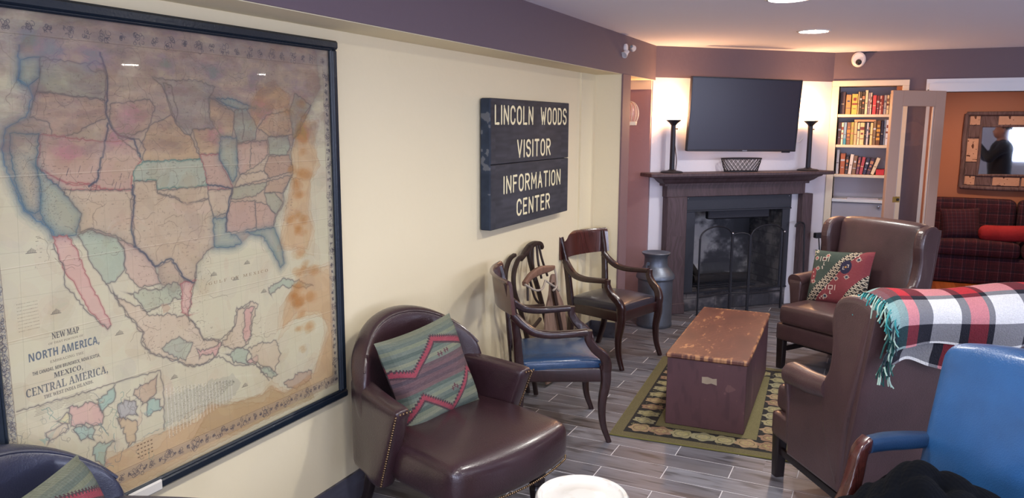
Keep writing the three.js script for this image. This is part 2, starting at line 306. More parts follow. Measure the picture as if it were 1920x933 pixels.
const mapTex = canvasTex(2048, 2048, (x, W, H) => {
  const sx = W / 1000, sy = H / 1000, pts = (s) => s.split(' ').map((q) => q.split(',').map(Number)).map(([a, b]) => [a * sx, b * sy]);
  x.fillStyle = '#cdc6a8'; x.fillRect(0, 0, W, H);
  const path = (p, closed) => { x.beginPath(); p.forEach(([a, b], i) => (i ? x.lineTo(a, b) : x.moveTo(a, b))); if (closed) x.closePath(); };
  const wob = (p, closed, jit = 5, stp = 14) => { const o = []; for (let i = 0; i < p.length - (closed ? 0 : 1); i++) { const a = p[i], b = p[(i + 1) % p.length], n = Math.max(1, Math.round(Math.hypot(b[0] - a[0], b[1] - a[1]) / stp)); for (let k = 0; k < n; k++) { const t = k / n, j = k || jit > 6 ? jit : 0; o.push([lerp(a[0], b[0], t) + rr(-j, j), lerp(a[1], b[1], t) + rr(-j, j)]); } } if (!closed) o.push(p[p.length - 1]); return o; };
  const stains = MAPPOLY.filter((q) => ['stain', 'stain2', 'blot'].includes(q[0])), land = MAPPOLY.filter((q) => !stains.includes(q));
  for (const [f, l, c, s] of land) {
    const q0 = pts(s), low = f && q0.every(([, b]) => b > 530 * sy), p = low ? wob(wob(q0, c, 11, 34), c, 7, 12) : wob(q0, c, 5);
    if (f) { path(p, 1); x.globalAlpha = f === 'land' ? 0.62 : 0.5; x.fillStyle = MAPCOL[f]; x.fill(); }
    if (l) { path(p, c); const heavy = l === 'heavy', coast = l === 'coast' || l === 'blue'; x.strokeStyle = MAPLINE[l]; for (const [al, w] of coast ? [[0.06, 70], [0.09, 44], [0.13, 26], [0.2, 14]] : heavy ? [[0.12, 24], [0.25, 12]] : [[0.1, 16], [0.14, 9]]) { x.globalAlpha = al; x.lineWidth = w; x.stroke(); } x.globalAlpha = 0.85; x.lineWidth = heavy ? 7 : 3.4; x.stroke(); }
    if (f === 'land') { path(p, 1); x.strokeStyle = '#5f5f5c'; for (const [al, w] of [[0.05, 80], [0.07, 52], [0.09, 30], [0.12, 14]]) { x.globalAlpha = al; x.lineWidth = w; x.stroke(); } }
  }
  x.globalAlpha = 1;
  for (const [f, l, c, s] of stains) if (f !== 'blot') for (let k = 0; k < (f === 'blot' ? 3 : 5); k++) { const j = k * 16, p = wob(pts(s).map(([a, b]) => [a + rr(-j, j), b + rr(-j, j)]), 1); path(p, 1); x.globalAlpha = f === 'blot' ? 0.2 : 0.11; x.fillStyle = MAPCOL[f]; x.fill(); x.strokeStyle = '#8a5a34'; x.globalAlpha = 0.13; x.lineWidth = 4; x.stroke(); }
  for (let i = 0; i < 40; i++) { const a = i < 28 ? 830 + rr(-18, 60) : rr(820, 900), b = i < 28 ? rr(150, 720) : [605, 610, 690, 695, 770, 775, 650, 730, 560, 830, 615, 700][i - 28], r0 = rr(14, 34); for (let k = 0; k < 14; k++) { x.globalAlpha = 0.05; x.fillStyle = '#a3612f'; x.beginPath(); x.ellipse((a + rr(-12, 12)) * sx, (b + rr(-8, 8)) * sy, r0 * rr(0.8, 2.0), r0 * rr(0.5, 1.1), rr(-0.4, 0.4), 0, 7); x.fill(); } }
  // engraved hills, rivers, place names too small to read
  const onLand = (a, b) => b < 480 ? a > 90 && a < 830 : b < 720 ? a > 310 && a < 520 && b - 480 < (a - 180) * 1.6 : a > 430 && a < 720 && b < 790;
  x.strokeStyle = '#564c44';
  for (let i = 0; i < 5200; i++) { const a = rr(20, 980), b = rr(20, 940); if (!onLand(a, b)) continue; x.globalAlpha = rr(0.25, 0.6); x.lineWidth = rr(1, 2.4); x.beginPath(); x.moveTo(a * sx, b * sy); x.lineTo((a + rr(-4, 4)) * sx, (b + rr(-2, 5)) * sy); x.stroke(); }
  for (let i = 0; i < 260; i++) { let a = rr(60, 900), b = rr(40, 760), d = rr(0, 6.28); if (!onLand(a, b)) continue; x.globalAlpha = 0.45; x.lineWidth = 1.9; x.beginPath(); x.moveTo(a * sx, b * sy); for (let k = 0; k < 16; k++) { d += rr(-0.7, 0.7); a += Math.cos(d) * 4; b += Math.sin(d) * 4; x.lineTo(a * sx, b * sy); } x.stroke(); }
  for (let i = 0; i < 700; i++) { const a = rr(60, 880), b = rr(40, 760); if (!onLand(a, b)) continue; x.globalAlpha = rr(0.3, 0.6); x.fillStyle = '#3f3836'; const w = rr(5, 16); for (let k = 0; k < w; k += 4) x.fillRect(a * sx + k, b * sy, 2.5, 3); }
  for (let i = 0; i < 900; i++) { const a = rr(60, 150), b = rr(200, 420); x.globalAlpha = 0.3; x.fillStyle = '#4e5250'; if (b > 230 + (a - 60) && b < 330 + (a - 60) * 1.2) x.fillRect(a * sx, b * sy, 3, 3); }
  x.globalAlpha = 0.5; x.strokeStyle = '#454048'; x.lineWidth = 3; for (let i = 0; i < 16; i++) { const a = rr(150, 330), b = rr(270, 335); x.beginPath(); x.moveTo(a * sx, b * sy); x.lineTo((a - 6) * sx, (b + 14) * sy); x.stroke(); }
  // old stains: dark band along the top, brown runs, canvas folds
  for (let i = 0; i < 3000; i++) { const a = rr(-40, 1040), b = Math.pow(rnd(), 1.35) * 265; x.globalAlpha = rr(0.025, 0.07); x.fillStyle = rnd() < 0.35 ? '#5c5260' : '#7c5f54'; x.beginPath(); x.ellipse(a * sx, b * sy, rr(20, 90), rr(8, 34), rr(-0.3, 0.3), 0, 7); x.fill(); }
  for (const [a, b, r0, c] of [[30, 55, 46, '#56637e'], [165, 70, 40, '#5f6680'], [120, 45, 30, '#64687f'], [250, 80, 50, '#666880'], [430, 85, 60, '#67607a'], [560, 90, 60, '#6a607a'], [700, 95, 60, '#665e78'], [860, 100, 55, '#6b6077'], [330, 190, 40, '#8c6a5c'], [300, 235, 40, '#96745e'], [720, 170, 45, '#a1744e'], [560, 230, 40, '#9c7a5c'], [180, 270, 45, '#8a6a60'], [880, 230, 40, '#9d6b42']])
    for (let i = 0; i < 60; i++) { x.globalAlpha = 0.02; x.fillStyle = c; x.beginPath(); x.ellipse((a + rr(-r0, r0) * rnd()) * sx, (b + rr(-r0, r0) * 0.6 * rnd()) * sy, rr(12, 60), rr(10, 40), rr(0, 3), 0, 7); x.fill(); }
  for (let i = 0; i < 260; i++) { const b = rr(0, 1000); x.globalAlpha = rr(0.02, 0.06); x.strokeStyle = rnd() < 0.5 ? '#5d5148' : '#efe6cf'; x.lineWidth = rr(1, 3); x.beginPath(); const a0 = rr(-200, 900); x.moveTo(a0 * sx, b * sy); x.lineTo((a0 + rr(80, 500)) * sx, (b + rr(-4, 4)) * sy); x.stroke(); }
  for (let i = 0; i < 700; i++) { const a = rr(0, 1000), b = rr(0, 1000); x.globalAlpha = rr(0.025, 0.07); x.fillStyle = ['#8d6b48', '#b79a70', '#e8dcbc', '#8f8a80'][i & 3]; x.beginPath(); x.ellipse(a * sx, b * sy, rr(15, 120), rr(10, 70), rr(0, 3), 0, 7); x.fill(); }
  for (const b of [303, 470, 606, 745]) { x.globalAlpha = 0.3; x.strokeStyle = '#efe4c8'; x.lineWidth = 3; x.beginPath(); x.moveTo(0, b * sy); x.lineTo(W, (b + 4) * sy); x.stroke(); x.globalAlpha = 0.2; x.strokeStyle = '#6d5a44'; x.beginPath(); x.moveTo(0, b * sy + 4); x.lineTo(W, (b + 4) * sy + 4); x.stroke(); }
  // table of distances
  x.globalAlpha = 0.55; x.fillStyle = '#ddd8c4'; for (let i = 0; i < 20; i++) x.fillRect((372 + i * 10.4) * sx, (800 + i * 2) * sy, 5, (120 - i * 3.6) * sy);
  x.globalAlpha = 0.4; x.fillStyle = '#5a584e'; for (let i = 0; i < 900; i++) { const a = rr(372, 580), b = rr(800 + (a - 372) * 0.2, 925 - (a - 372) * 0.36); x.fillRect(a * sx, b * sy, 5, 2); }
  // ornamental border
  x.globalAlpha = 0.3; x.fillStyle = '#8d8380'; x.fillRect(975 * sx, 30 * sy, 22 * sx, 940 * sy); x.fillRect(0, 948 * sy, W, 26 * sy); x.fillRect(0, 20 * sy, 26 * sx, 940 * sy); x.fillRect(0, 22 * sy, W, 24 * sy);
  const scroll = (a, b, r0) => { x.strokeStyle = '#453f48'; x.lineWidth = 2.6; for (let k = 0; k < 14; k++) { x.globalAlpha = 0.6; x.beginPath(); x.arc(a + rr(-r0, r0), b + rr(-r0, r0), rr(0.25, 0.55) * r0, rr(0, 6), rr(3, 9)); x.stroke(); } };
  for (let a = 40; a < 990; a += 81) { scroll(a * sx, 961 * sy, 24); scroll((a + 40) * sx, 961 * sy, 14); scroll((a + 20) * sx, 961 * sy, 8); scroll((a + 60) * sx, 961 * sy, 8); scroll(a * sx, 34 * sy, 22); scroll((a + 40) * sx, 34 * sy, 14); }
  for (let b = 80; b < 950; b += 41) { scroll(986 * sx, b * sy, (Math.round(b / 41) & 1) ? 13 : 21); scroll(986 * sx, (b + 20) * sy, 8); scroll(13 * sx, b * sy, 20); scroll(13 * sx, (b + 20) * sy, 20); }
  x.globalAlpha = 0.5; x.fillStyle = '#6d7480'; for (let i = 0; i < 3000; i++) x.fillRect(rr(0, 25) * sx, rr(300, 950) * sy, 3, 3);
  x.strokeStyle = '#6a5c50'; x.lineWidth = 2.5; x.globalAlpha = 0.6; x.strokeRect(27 * sx, 48 * sy, 946 * sx, 898 * sy);
  // ships, notes, title
  x.globalAlpha = 0.75; x.strokeStyle = '#504a44'; x.lineWidth = 2.4;
  for (const [a, b] of [[88, 448], [126, 573], [263, 648], [397, 784], [616, 870], [533, 567], [645, 556], [604, 590], [700, 640]]) { x.beginPath(); for (let k = 0; k < 7; k++) { x.moveTo((a - 8 + k * 2.6) * sx, b * sy); x.lineTo((a - 6 + k * 2.4) * sx, (b - 9 + Math.abs(k - 3) * 1.6) * sy); } x.moveTo((a - 11) * sx, b * sy); x.lineTo((a + 11) * sx, (b + 1) * sy); x.stroke(); }
  x.fillStyle = '#5a5044'; for (let j = 0; j < 9; j++) for (let a = 50; a < 92; a += 3) { x.globalAlpha = rr(0.2, 0.6); x.fillRect(a * sx, (540 + j * 6.5) * sy, 4, 2.4); }
  const word = (t, a0, a1, b, size, face, col, al = 0.9) => { x.globalAlpha = al; x.fillStyle = col; x.font = (face.startsWith('bold ') ? 'bold ' : '') + size + 'px ' + face.replace('bold ', ''); x.save(); x.translate(a0 * sx, b * sy); x.scale((a1 - a0) * sx / x.measureText(t).width, 1); x.textBaseline = 'alphabetic'; x.fillText(t, 0, 0); x.restore(); };
  word('NEW MAP', 113, 172, 622, 34, 'bold serif', '#3c3a3e');
  word('OF THAT PORTION OF', 105, 180, 632, 11, 'serif', '#4d463f', 0.8);
  word('NORTH AMERICA,', 62, 216, 655, 46, 'bold sans-serif', '#56616e');
  word('EMBRACING THE', 105, 178, 668, 14, 'serif', '#4d463f', 0.8);
  word('THE CANADAS, NEW BRUNSWICK, NOVA SCOTIA,', 68, 214, 683, 19, 'bold sans-serif', '#3b3a3c');
  word('MEXICO,', 110, 174, 699, 29, 'bold serif', '#45454a');
  word('CENTRAL AMERICA,', 51, 230, 722, 46, 'bold serif', '#55585c');
  word('THE WEST INDIA ISLANDS.', 86, 194, 734, 20, 'bold serif', '#45403e');
  word('G U L F   O F   M E X I C O', 515, 720, 588, 20, 'serif', '#80664a', 0.8);
  x.globalAlpha = 0.5; x.fillStyle = '#6a6054'; for (let k = 0; k < 14; k++) x.fillRect((62 + (k % 2) * 60 + rr(0, 8)) * sx, (744 + (k >> 1) * 3) * sy, 120, 2);
  x.globalAlpha = 0.8; x.fillStyle = '#5d4632'; for (let j = 0; j < 4; j++) for (let k = 0; k < 5; k++) x.fillRect((285 + k * 9) * sx, (905 + j * 9) * sy, 10, 5);
  // small world inset: coasts and islands
  for (let i = 0; i < 60; i++) { const a = rr(30, 345), b = rr(770, 925); x.globalAlpha = rr(0.3, 0.7); x.strokeStyle = ['#5d6468', '#6d6a60', '#4f7d74'][i % 3]; x.lineWidth = 2.2; let q = rr(0, 6), u = a, v = b; x.beginPath(); x.moveTo(u * sx, v * sy); for (let k = 0; k < 14; k++) { q += rr(-1.1, 1.1); u += Math.cos(q) * 3.4; v += Math.sin(q) * 3.4; x.lineTo(u * sx, v * sy); } x.stroke(); if (i % 4 === 0) { x.globalAlpha = 0.3; x.fillStyle = ['#7fafa6', '#c9a98a', '#b98f8a'][(i / 4) % 3]; x.fill(); } }
  // inset frame of meridians
  x.globalAlpha = 0.25; x.strokeStyle = '#77705f'; x.lineWidth = 1.6; for (let a = 60; a < 960; a += 62) { x.beginPath(); x.moveTo((a + (a - 480) * -0.06) * sx, 50 * sy); x.lineTo((a + (a - 480) * 0.05) * sx, 945 * sy); x.stroke(); }
  for (let b = 110; b < 940; b += 85) { x.beginPath(); x.moveTo(28 * sx, (b - 8) * sy); x.quadraticCurveTo(480 * sx, (b + 14) * sy, 970 * sx, (b - 8) * sy); x.stroke(); }
  x.globalAlpha = 1; x.globalCompositeOperation = 'multiply'; x.fillStyle = '#f6f2ec'; x.fillRect(0, 0, W, H); x.globalCompositeOperation = 'source-over';
});
// ------------------------------------------------------------------ room shell
const bx = (x0, x1, y0, y1, z0, z1) => box(x1 - x0, y1 - y0, z1 - z0, (x0 + x1) / 2, (y0 + y1) / 2, (z0 + z1) / 2);
const WX = -2.09, CEIL = 2.37, SOF = 2.077, BACK = -8.04;
struct('wall_left', M(bx(-2.25, WX, 0, CEIL, -5.84, 3.2), bx(WX - 0.01, WX + 0.014, 0, SOF, -5.84, -5.53)), MAT.cream);
const soffit = struct('soffit', bx(WX, -1.865, SOF, CEIL, -6.9, 3.2), MAT.cream);
struct('soffit_face', bx(-1.866, -1.858, SOF + 0.003, CEIL, -6.77, 3.2), MAT.taupe, soffit);
const pier = struct('wall_pier', bx(-2.25, -1.868, 0, SOF, -6.03, -5.84), MAT.cream);
struct('corner_casing', bx(-1.868, -1.855, 0, SOF + 0.002, -6.03, -5.836), paint('#7d6264'), pier);
const alcove = struct('wall_alcove', M(bx(-2.32, -2.16, 0, CEIL, -6.9, -5.98), bx(-2.3, -1.88, 0, SOF, -6.86, -6.72)), MAT.taupePink);
struct('alcove_header', bx(-2.16, -1.875, 2.0, SOF, -6.72, -6.70), MAT.trim, alcove);

// corner wall with the fireplace: s runs along it, z out of it
const PL = V(-1.86, 0, -6.76), DX = V(0.726, 0, -0.688), DN = V(0.688, 0, 0.726), DA = Math.atan2(0.688, 0.726);
const atFire = (s, y, o) => [PL.x + DX.x * s + DN.x * o, y, PL.z + DX.z * s + DN.z * o];
const cornerWall = struct('wall_corner', M(bx(-0.02, 0.31, 0, CEIL, -0.12, 0), bx(1.54, 1.9, 0, CEIL, -0.12, 0), bx(0.31, 1.54, 1.07, CEIL, -0.12, 0)), MAT.white);
cornerWall.position.copy(PL); cornerWall.rotation.y = DA;
struct('taupe_band', bx(-0.005, 1.868, 2.104, CEIL, 0, 0.004), MAT.taupe, cornerWall);

// back wall with the bookcase niche and the opening to the den
struct('wall_back', M(bx(-0.7, -0.445, 0, CEIL, BACK - 0.14, BACK), bx(-0.445, 0.085, 2.06, CEIL, BACK - 0.14, BACK), bx(0.085, 0.31, 0, CEIL, BACK - 0.14, BACK), bx(0.31, 1.75, 2.0, CEIL, BACK - 0.14, BACK), bx(1.75, 3.32, 0, CEIL, BACK - 0.14, BACK)), MAT.taupe);
const head = struct('trim_1', M(bx(0.276, 1.82, 2.012, 2.113, BACK, BACK + 0.016), bx(0.30, 1.78, 2.0, 2.075, BACK - 0.14, BACK + 0.034)), MAT.trimWhite);
struct('jamb', bx(0.29, 0.318, 0, 2.02, BACK - 0.145, BACK + 0.016), MAT.trimWhite, head);
struct('jamb', bx(1.742, 1.80, 0, 2.02, BACK - 0.145, BACK + 0.016), MAT.trimWhite, head);
// den beyond the opening
struct('wall_den', M(bx(0.05, 3.3, 0, CEIL, -10.6, -10.45), bx(0.04, 0.17, 0, CEIL, -10.45, BACK - 0.14), bx(3.15, 3.3, 0, CEIL, -10.45, BACK - 0.14)), MAT.orange);
struct('den_lining', M(bx(0.17, 0.31, 0, CEIL, BACK - 0.146, BACK - 0.141), bx(0.31, 1.75, 2.0, CEIL, BACK - 0.146, BACK - 0.141), bx(1.75, 3.15, 0, CEIL, BACK - 0.146, BACK - 0.141)), MAT.orange);
const denFloorMap = tex(512, 512, (u, v) => { const k = Math.floor(u * 8), g = fbm(u * 2, v * 0.2, 32, 3, k & 3); return mixc(hex('#7c4426'), hex('#b9713f'), clamp(0.2 + 0.6 * g + 0.12 * ((k * 7) % 5 - 2), 0, 1)); }, { srgb: true, rep: [1.3, 0.6] });
struct('den_floor', bx(0.1, 3.2, -0.1, 0, -10.5, BACK - 0.005), std('#ffffff', 0.4, { map: denFloorMap }));
// the rest of the room, behind and to the right of the camera
struct('wall_right', M(bx(6.25, 6.4, 0, 0.825, -9.7, 3.3), bx(6.25, 6.4, 2.075, CEIL, -9.7, 3.3), ...[[-9.7, -4.85], [-3.55, -2.25], [-0.95, 0.35], [1.65, 3.3]].map(([a, b]) => bx(6.25, 6.4, 0.825, 2.075, a, b))), MAT.outer);
struct('wall_rear', M(bx(-2.25, 6.4, 0, 0.825, 3.2, 3.35), bx(-2.25, 6.4, 2.075, CEIL, 3.2, 3.35), ...[[-2.25, -1.55], [-0.25, 0.65], [1.95, 2.85], [4.15, 6.4]].map(([a, b]) => bx(a, b, 0.825, 2.075, 3.2, 3.35))), MAT.outer);
struct('wall_far', M(bx(3.18, 6.4, 0, CEIL, -9.75, -9.6), bx(3.3, 3.32, 0, CEIL, -9.6, BACK)), MAT.outer);
const pane = phys('#ffffff', 0.0, { transmission: 1, thickness: 0, ior: 1.5, side: THREE.DoubleSide });
let wn = 0;
function windowAt(x, y, z, turn) {
  const w = new THREE.Group(); w.name = 'window_' + ++wn; w.position.set(x, y, z); w.rotation.y = turn; scene.add(w); tag(w, null, null, null, 'structure');
  mesh('window_frame', M(box(1.3, 0.05, 0.06, 0, 0.6), box(1.3, 0.05, 0.06, 0, -0.6), box(0.05, 1.25, 0.06, -0.625), box(0.05, 1.25, 0.06, 0.625), box(1.25, 0.04, 0.05, 0, 0.02), box(0.03, 1.2, 0.04)), MAT.trimWhite, w);
  mesh('pane', box(1.24, 1.19, 0.004), pane, w);
}
for (const x of [-0.9, 1.3, 3.5]) windowAt(x, 1.45, 3.27, 0);
for (const z of [-4.2, -1.6, 1.0]) windowAt(6.33, 1.45, z, Math.PI / 2);

struct('ceiling', bx(-2.35, 6.5, CEIL, 2.5, -10.7, 3.4), MAT.ceiling);
const floor = struct('floor', bx(-2.35, 6.5, -0.12, -0.0012, -9.8, 3.4), MAT.grout);
{ // wood-look tiles, half-lapped in rows along the back wall's direction
  const RW = 0.1475, PW = 0.6, G = 0.0042, cuts = [];
  for (let k = 0; k < 10; k++) {
    const g = bevelBox(PW - G, 0.008, RW - G, 0.0012); const uv = g.attributes.uv, u0 = rnd(), v0 = rnd();
    for (let i = 0; i < uv.count; i++) uv.setXY(i, u0 + uv.getX(i) * 0.62, v0 + uv.getY(i) * 1.9);
    cuts.push(g);
  }
  camera.updateMatrixWorld(); camera.updateProjectionMatrix();
  const seen = (x, z) => [[0, 0], [-0.3, -0.07], [0.3, -0.07], [-0.3, 0.07], [0.3, 0.07]].some(([a, b]) => { const p = V(x + a, 0, z + b).applyMatrix4(camera.matrixWorldInverse); if (p.z > -0.3) return false; p.applyMatrix4(camera.projectionMatrix); return Math.abs(p.x) < 1 && Math.abs(p.y) < 1; });
  const rest = [[], [], [], []]; let count = 0;
  for (let r = -45; r < 31; r++) {
    const z = -3.53 - RW * (r + 0.5); if (z < BACK + 0.03) continue;
    for (let c = -6; c < 16; c++) {
      const x = (r % 2 ? -0.583 : -0.881) + PW * (c + 0.5); if (x < WX - 0.3 || x > 6.4) continue;
      const cut = cuts[Math.floor(rnd() * 10)], mi = Math.floor(rnd() * 4);
      if (seen(x, z) && z < -2.0 && x < 0.9 && count < 296) { count++; const m = struct('plank', cut, plankMats[mi], floor); m.position.set(x, -0.004, z); }
      else rest[mi].push(cut.clone().translate(x, -0.004, z));
    }
  }
  const all = tag(mesh('outlying_planks', M(rest.flat()), plankMats[0], floor), null, null, null, 'stuff'); all.userData.label = 'further wood-look floor tiles outside the view';
}
const baseMat = std('#8a8e9c', 0.5, { map: plankMap });
struct('baseboard_left', M(bx(WX, WX + 0.012, 0, 0.1275, -5.53, 3.2), bx(WX + 0.014, WX + 0.024, 0, 0.1275, -5.84, -5.53), bx(WX, -1.87, 0, 0.1275, -5.84, -5.828)), baseMat);

// recessed ceiling lights
const glow = std('#ffffff', 0.4, { emissive: CAN, emissiveIntensity: 42 });
function downlight(x, z, label, power = CAN_POWER, color = CAN) {
  const t = thing('ceiling_light', label, 'ceiling light', [x, CEIL, z]);
  mesh('trim_ring', lathe([[0.098, -0.001], [0.1, -0.006], [0.112, -0.005], [0.118, 0]], 40), MAT.whiteGloss, t);
  mesh('lens', lathe([[0, -0.007], [0.05, -0.007], [0.099, -0.0045]], 40), glow, t);
  const l = new THREE.SpotLight(color, power, 0, R(84), 0.9, 2); l.name = 'ceiling_light_beam'; l.position.set(x, CEIL - 0.02, z); l.target.position.set(x, 0, z);
  l.castShadow = true; l.shadow.radius = 4.8; scene.add(l, l.target);
}
downlight(-0.54, -6.155, 'small round recessed light above the trunk, nearer the fireplace');
downlight(-0.54, -4.55, 'round recessed light cut by the top edge of the photo');
for (const [x, z, n] of [[-0.54, -2.95, 'third'], [-0.54, -1.35, 'fourth'], [-0.54, 0.25, 'fifth']]) downlight(x, z, 'round recessed light, ' + n + ' in the row along the map wall');
for (const [x, z, n] of [[3.81, -8.55, 'first'], [4.02, -6.55, 'second'], [4.02, -4.5, 'third'], [4.02, -2.5, 'fourth'], [4.02, -0.5, 'fifth'], ]) downlight(x, z, 'round recessed light, ' + n + ' of the row on the far side of the room', CAN_POWER);
downlight(1.7, -1.35, 'round recessed light between the two ceiling rows');
downlight(0.9, -9.3, 'warm round recessed light in the den ceiling over the sofa', DEN_POWER, WARM);
// ------------------------------------------------------------------ open armchairs with a curved top rail
function openArmchair(label, seatMat, pos, turn) {
  const t = thing('open_armchair', label, 'armchair', pos, turn);
  const WD = MAT.mahogany;
  // seat frame: origin between the front feet; the chair faces +z
  const rail = M(bar([-0.225, 0.375, -0.03], [0.225, 0.375, -0.03], 0.035, 0.075), bar([-0.205, 0.375, -0.47], [0.205, 0.375, -0.47], 0.03, 0.07),
    bar([-0.232, 0.375, -0.02], [-0.205, 0.375, -0.48], 0.032, 0.075), bar([0.232, 0.375, -0.02], [0.205, 0.375, -0.48], 0.032, 0.075));
  mesh('seat_frame', rail, WD, t);
  mesh('seat', softBox(0.46, 0.075, 0.46, 0.03, [14, 5, 14], (v) => {
    const k = 1 - v.z / 0.23 * 0.05; v.x *= k - 0.0 > 1.04 ? 1.04 : k; if (v.z < 0) v.x *= 1 + v.z * 0.28;
    if (v.y > 0) v.y += 0.032 * (1 - (v.x / 0.25) ** 2) * (1 - (v.z / 0.25) ** 2); v.y += 0.418; v.z -= 0.245;
  }), seatMat, t);
  for (const s of [-1, 1]) {
    const fl = [[s * 0.238, 0.435, -0.018], [s * 0.242, 0.34, -0.012], [s * 0.244, 0.22, -0.03], [s * 0.246, 0.1, -0.022], [s * 0.25, 0.0, 0.012]];
    const leg = mesh('leg', sweep(fl, (q) => lerp(0.05, 0.027, q), (q) => lerp(0.062, 0.028, Math.pow(q, 0.8)), { n: 20, m: 16, e: 5, up: V(0, 0, 1) }), WD, t);
    mesh('glide', lathe([[0, 0], [0.011, 0], [0.012, 0.004], [0.0, 0.005]], 12, s * 0.25, 0, 0.008), MAT.chrome, leg);
    const bl = [[s * 0.215, 0.415, -0.475], [s * 0.215, 0.33, -0.47], [s * 0.218, 0.18, -0.48], [s * 0.222, 0.0, -0.535]];
    mesh('leg', sweep(bl, 0.036, (q) => lerp(0.052, 0.032, q), { n: 16, m: 16, e: 5, up: V(0, 0, 1) }), WD, t);
    const post = [[s * 0.216, 0.36, -0.468], [s * 0.222, 0.48, -0.482], [s * 0.232, 0.62, -0.495], [s * 0.246, 0.76, -0.518], [s * 0.256, 0.885, -0.548]];
    mesh('back_post', sweep(post, 0.034, (q) => lerp(0.054, 0.034, q), { n: 20, m: 16, e: 5, up: V(0, 0, 1) }), WD, t);
    const arm = [[s * 0.238, 0.715, -0.515], [s * 0.25, 0.668, -0.468], [s * 0.264, 0.628, -0.41], [s * 0.272, 0.612, -0.33], [s * 0.275, 0.615, -0.22], [s * 0.272, 0.622, -0.125]];
    mesh('arm', sweep(arm, 0.046, (q) => 0.034 + 0.012 * (1 - q), { n: 30, m: 16, e: 4 }), WD, t);
    const sup = [[s * 0.272, 0.632, -0.118], [s * 0.271, 0.59, -0.118], [s * 0.266, 0.535, -0.085], [s * 0.256, 0.485, -0.03], [s * 0.246, 0.44, -0.012], [s * 0.242, 0.4, -0.014]];
    mesh('arm_support', sweep(sup, (q) => 0.04 + 0.006 * q, (q) => 0.042 + 0.016 * q, { n: 26, m: 16, e: 5, up: V(0, 0, 1) }), WD, t);
  }
  // tablet: hollow to the sitter, rolled over at the top
  const W = 0.30, tab = (u, v) => { const a = 2 * u - 1, x = a * W, bow = 0.068 * (1 - a * a), roll = v > 0.85 ? (v - 0.85) / 0.15 : 0; return [x, 0.726 + 0.182 * v - 0.004 * roll * roll, -0.505 - bow - 0.02 * v - 0.008 * roll * roll]; };
  const front = surf(28, 14, (u, v) => tab(u, v)), back = surf(28, 14, (u, v) => { const p = tab(1 - u, v); return [p[0], p[1] - (v > 0.9 ? 0.006 : 0), p[2] - 0.018]; });
  const rimG = [];
  const rim = []; for (let i = 0; i <= 28; i++) rim.push(tab(i / 28, 0)); for (let j = 1; j <= 14; j++) rim.push(tab(1, j / 14)); for (let i = 27; i >= 0; i--) rim.push(tab(i / 28, 1)); for (let j = 13; j >= 0; j--) rim.push(tab(0, j / 14));
  { const P = []; for (let i = 0; i < rim.length - 1; i++) { const a = rim[i], b = rim[i + 1]; const d = (q) => [q[0], q[1] - (q[1] > 0.89 ? 0.006 : 0), q[2] - 0.018]; P.push(...a, ...d(a), ...b, ...b, ...d(a), ...d(b)); } const g = new THREE.BufferGeometry(); g.setAttribute('position', new THREE.BufferAttribute(new Float32Array(P), 3)); g.computeVertexNormals(); rimG.push(g); }
  mesh('top_rail', boxUV(M(front, back, ...rimG, sweep([0, 0.25, 0.5, 0.75, 1].map((q) => { const p = tab(q, 1); return [p[0], p[1] - 0.006, p[2] - 0.009]; }), 0.02, 0.018, { n: 24, m: 10 }))), MAT.redwood, t);
  return t;
}
openArmchair('dark wooden open armchair with a glossy blue leather seat beside the old sled', MAT.blueSeat, [-1.384, 0, -4.046], R(120.66));
openArmchair('dark wooden open armchair with a black leather seat in front of the milk can', MAT.black, [-1.50, 0, -5.30], R(73.56));

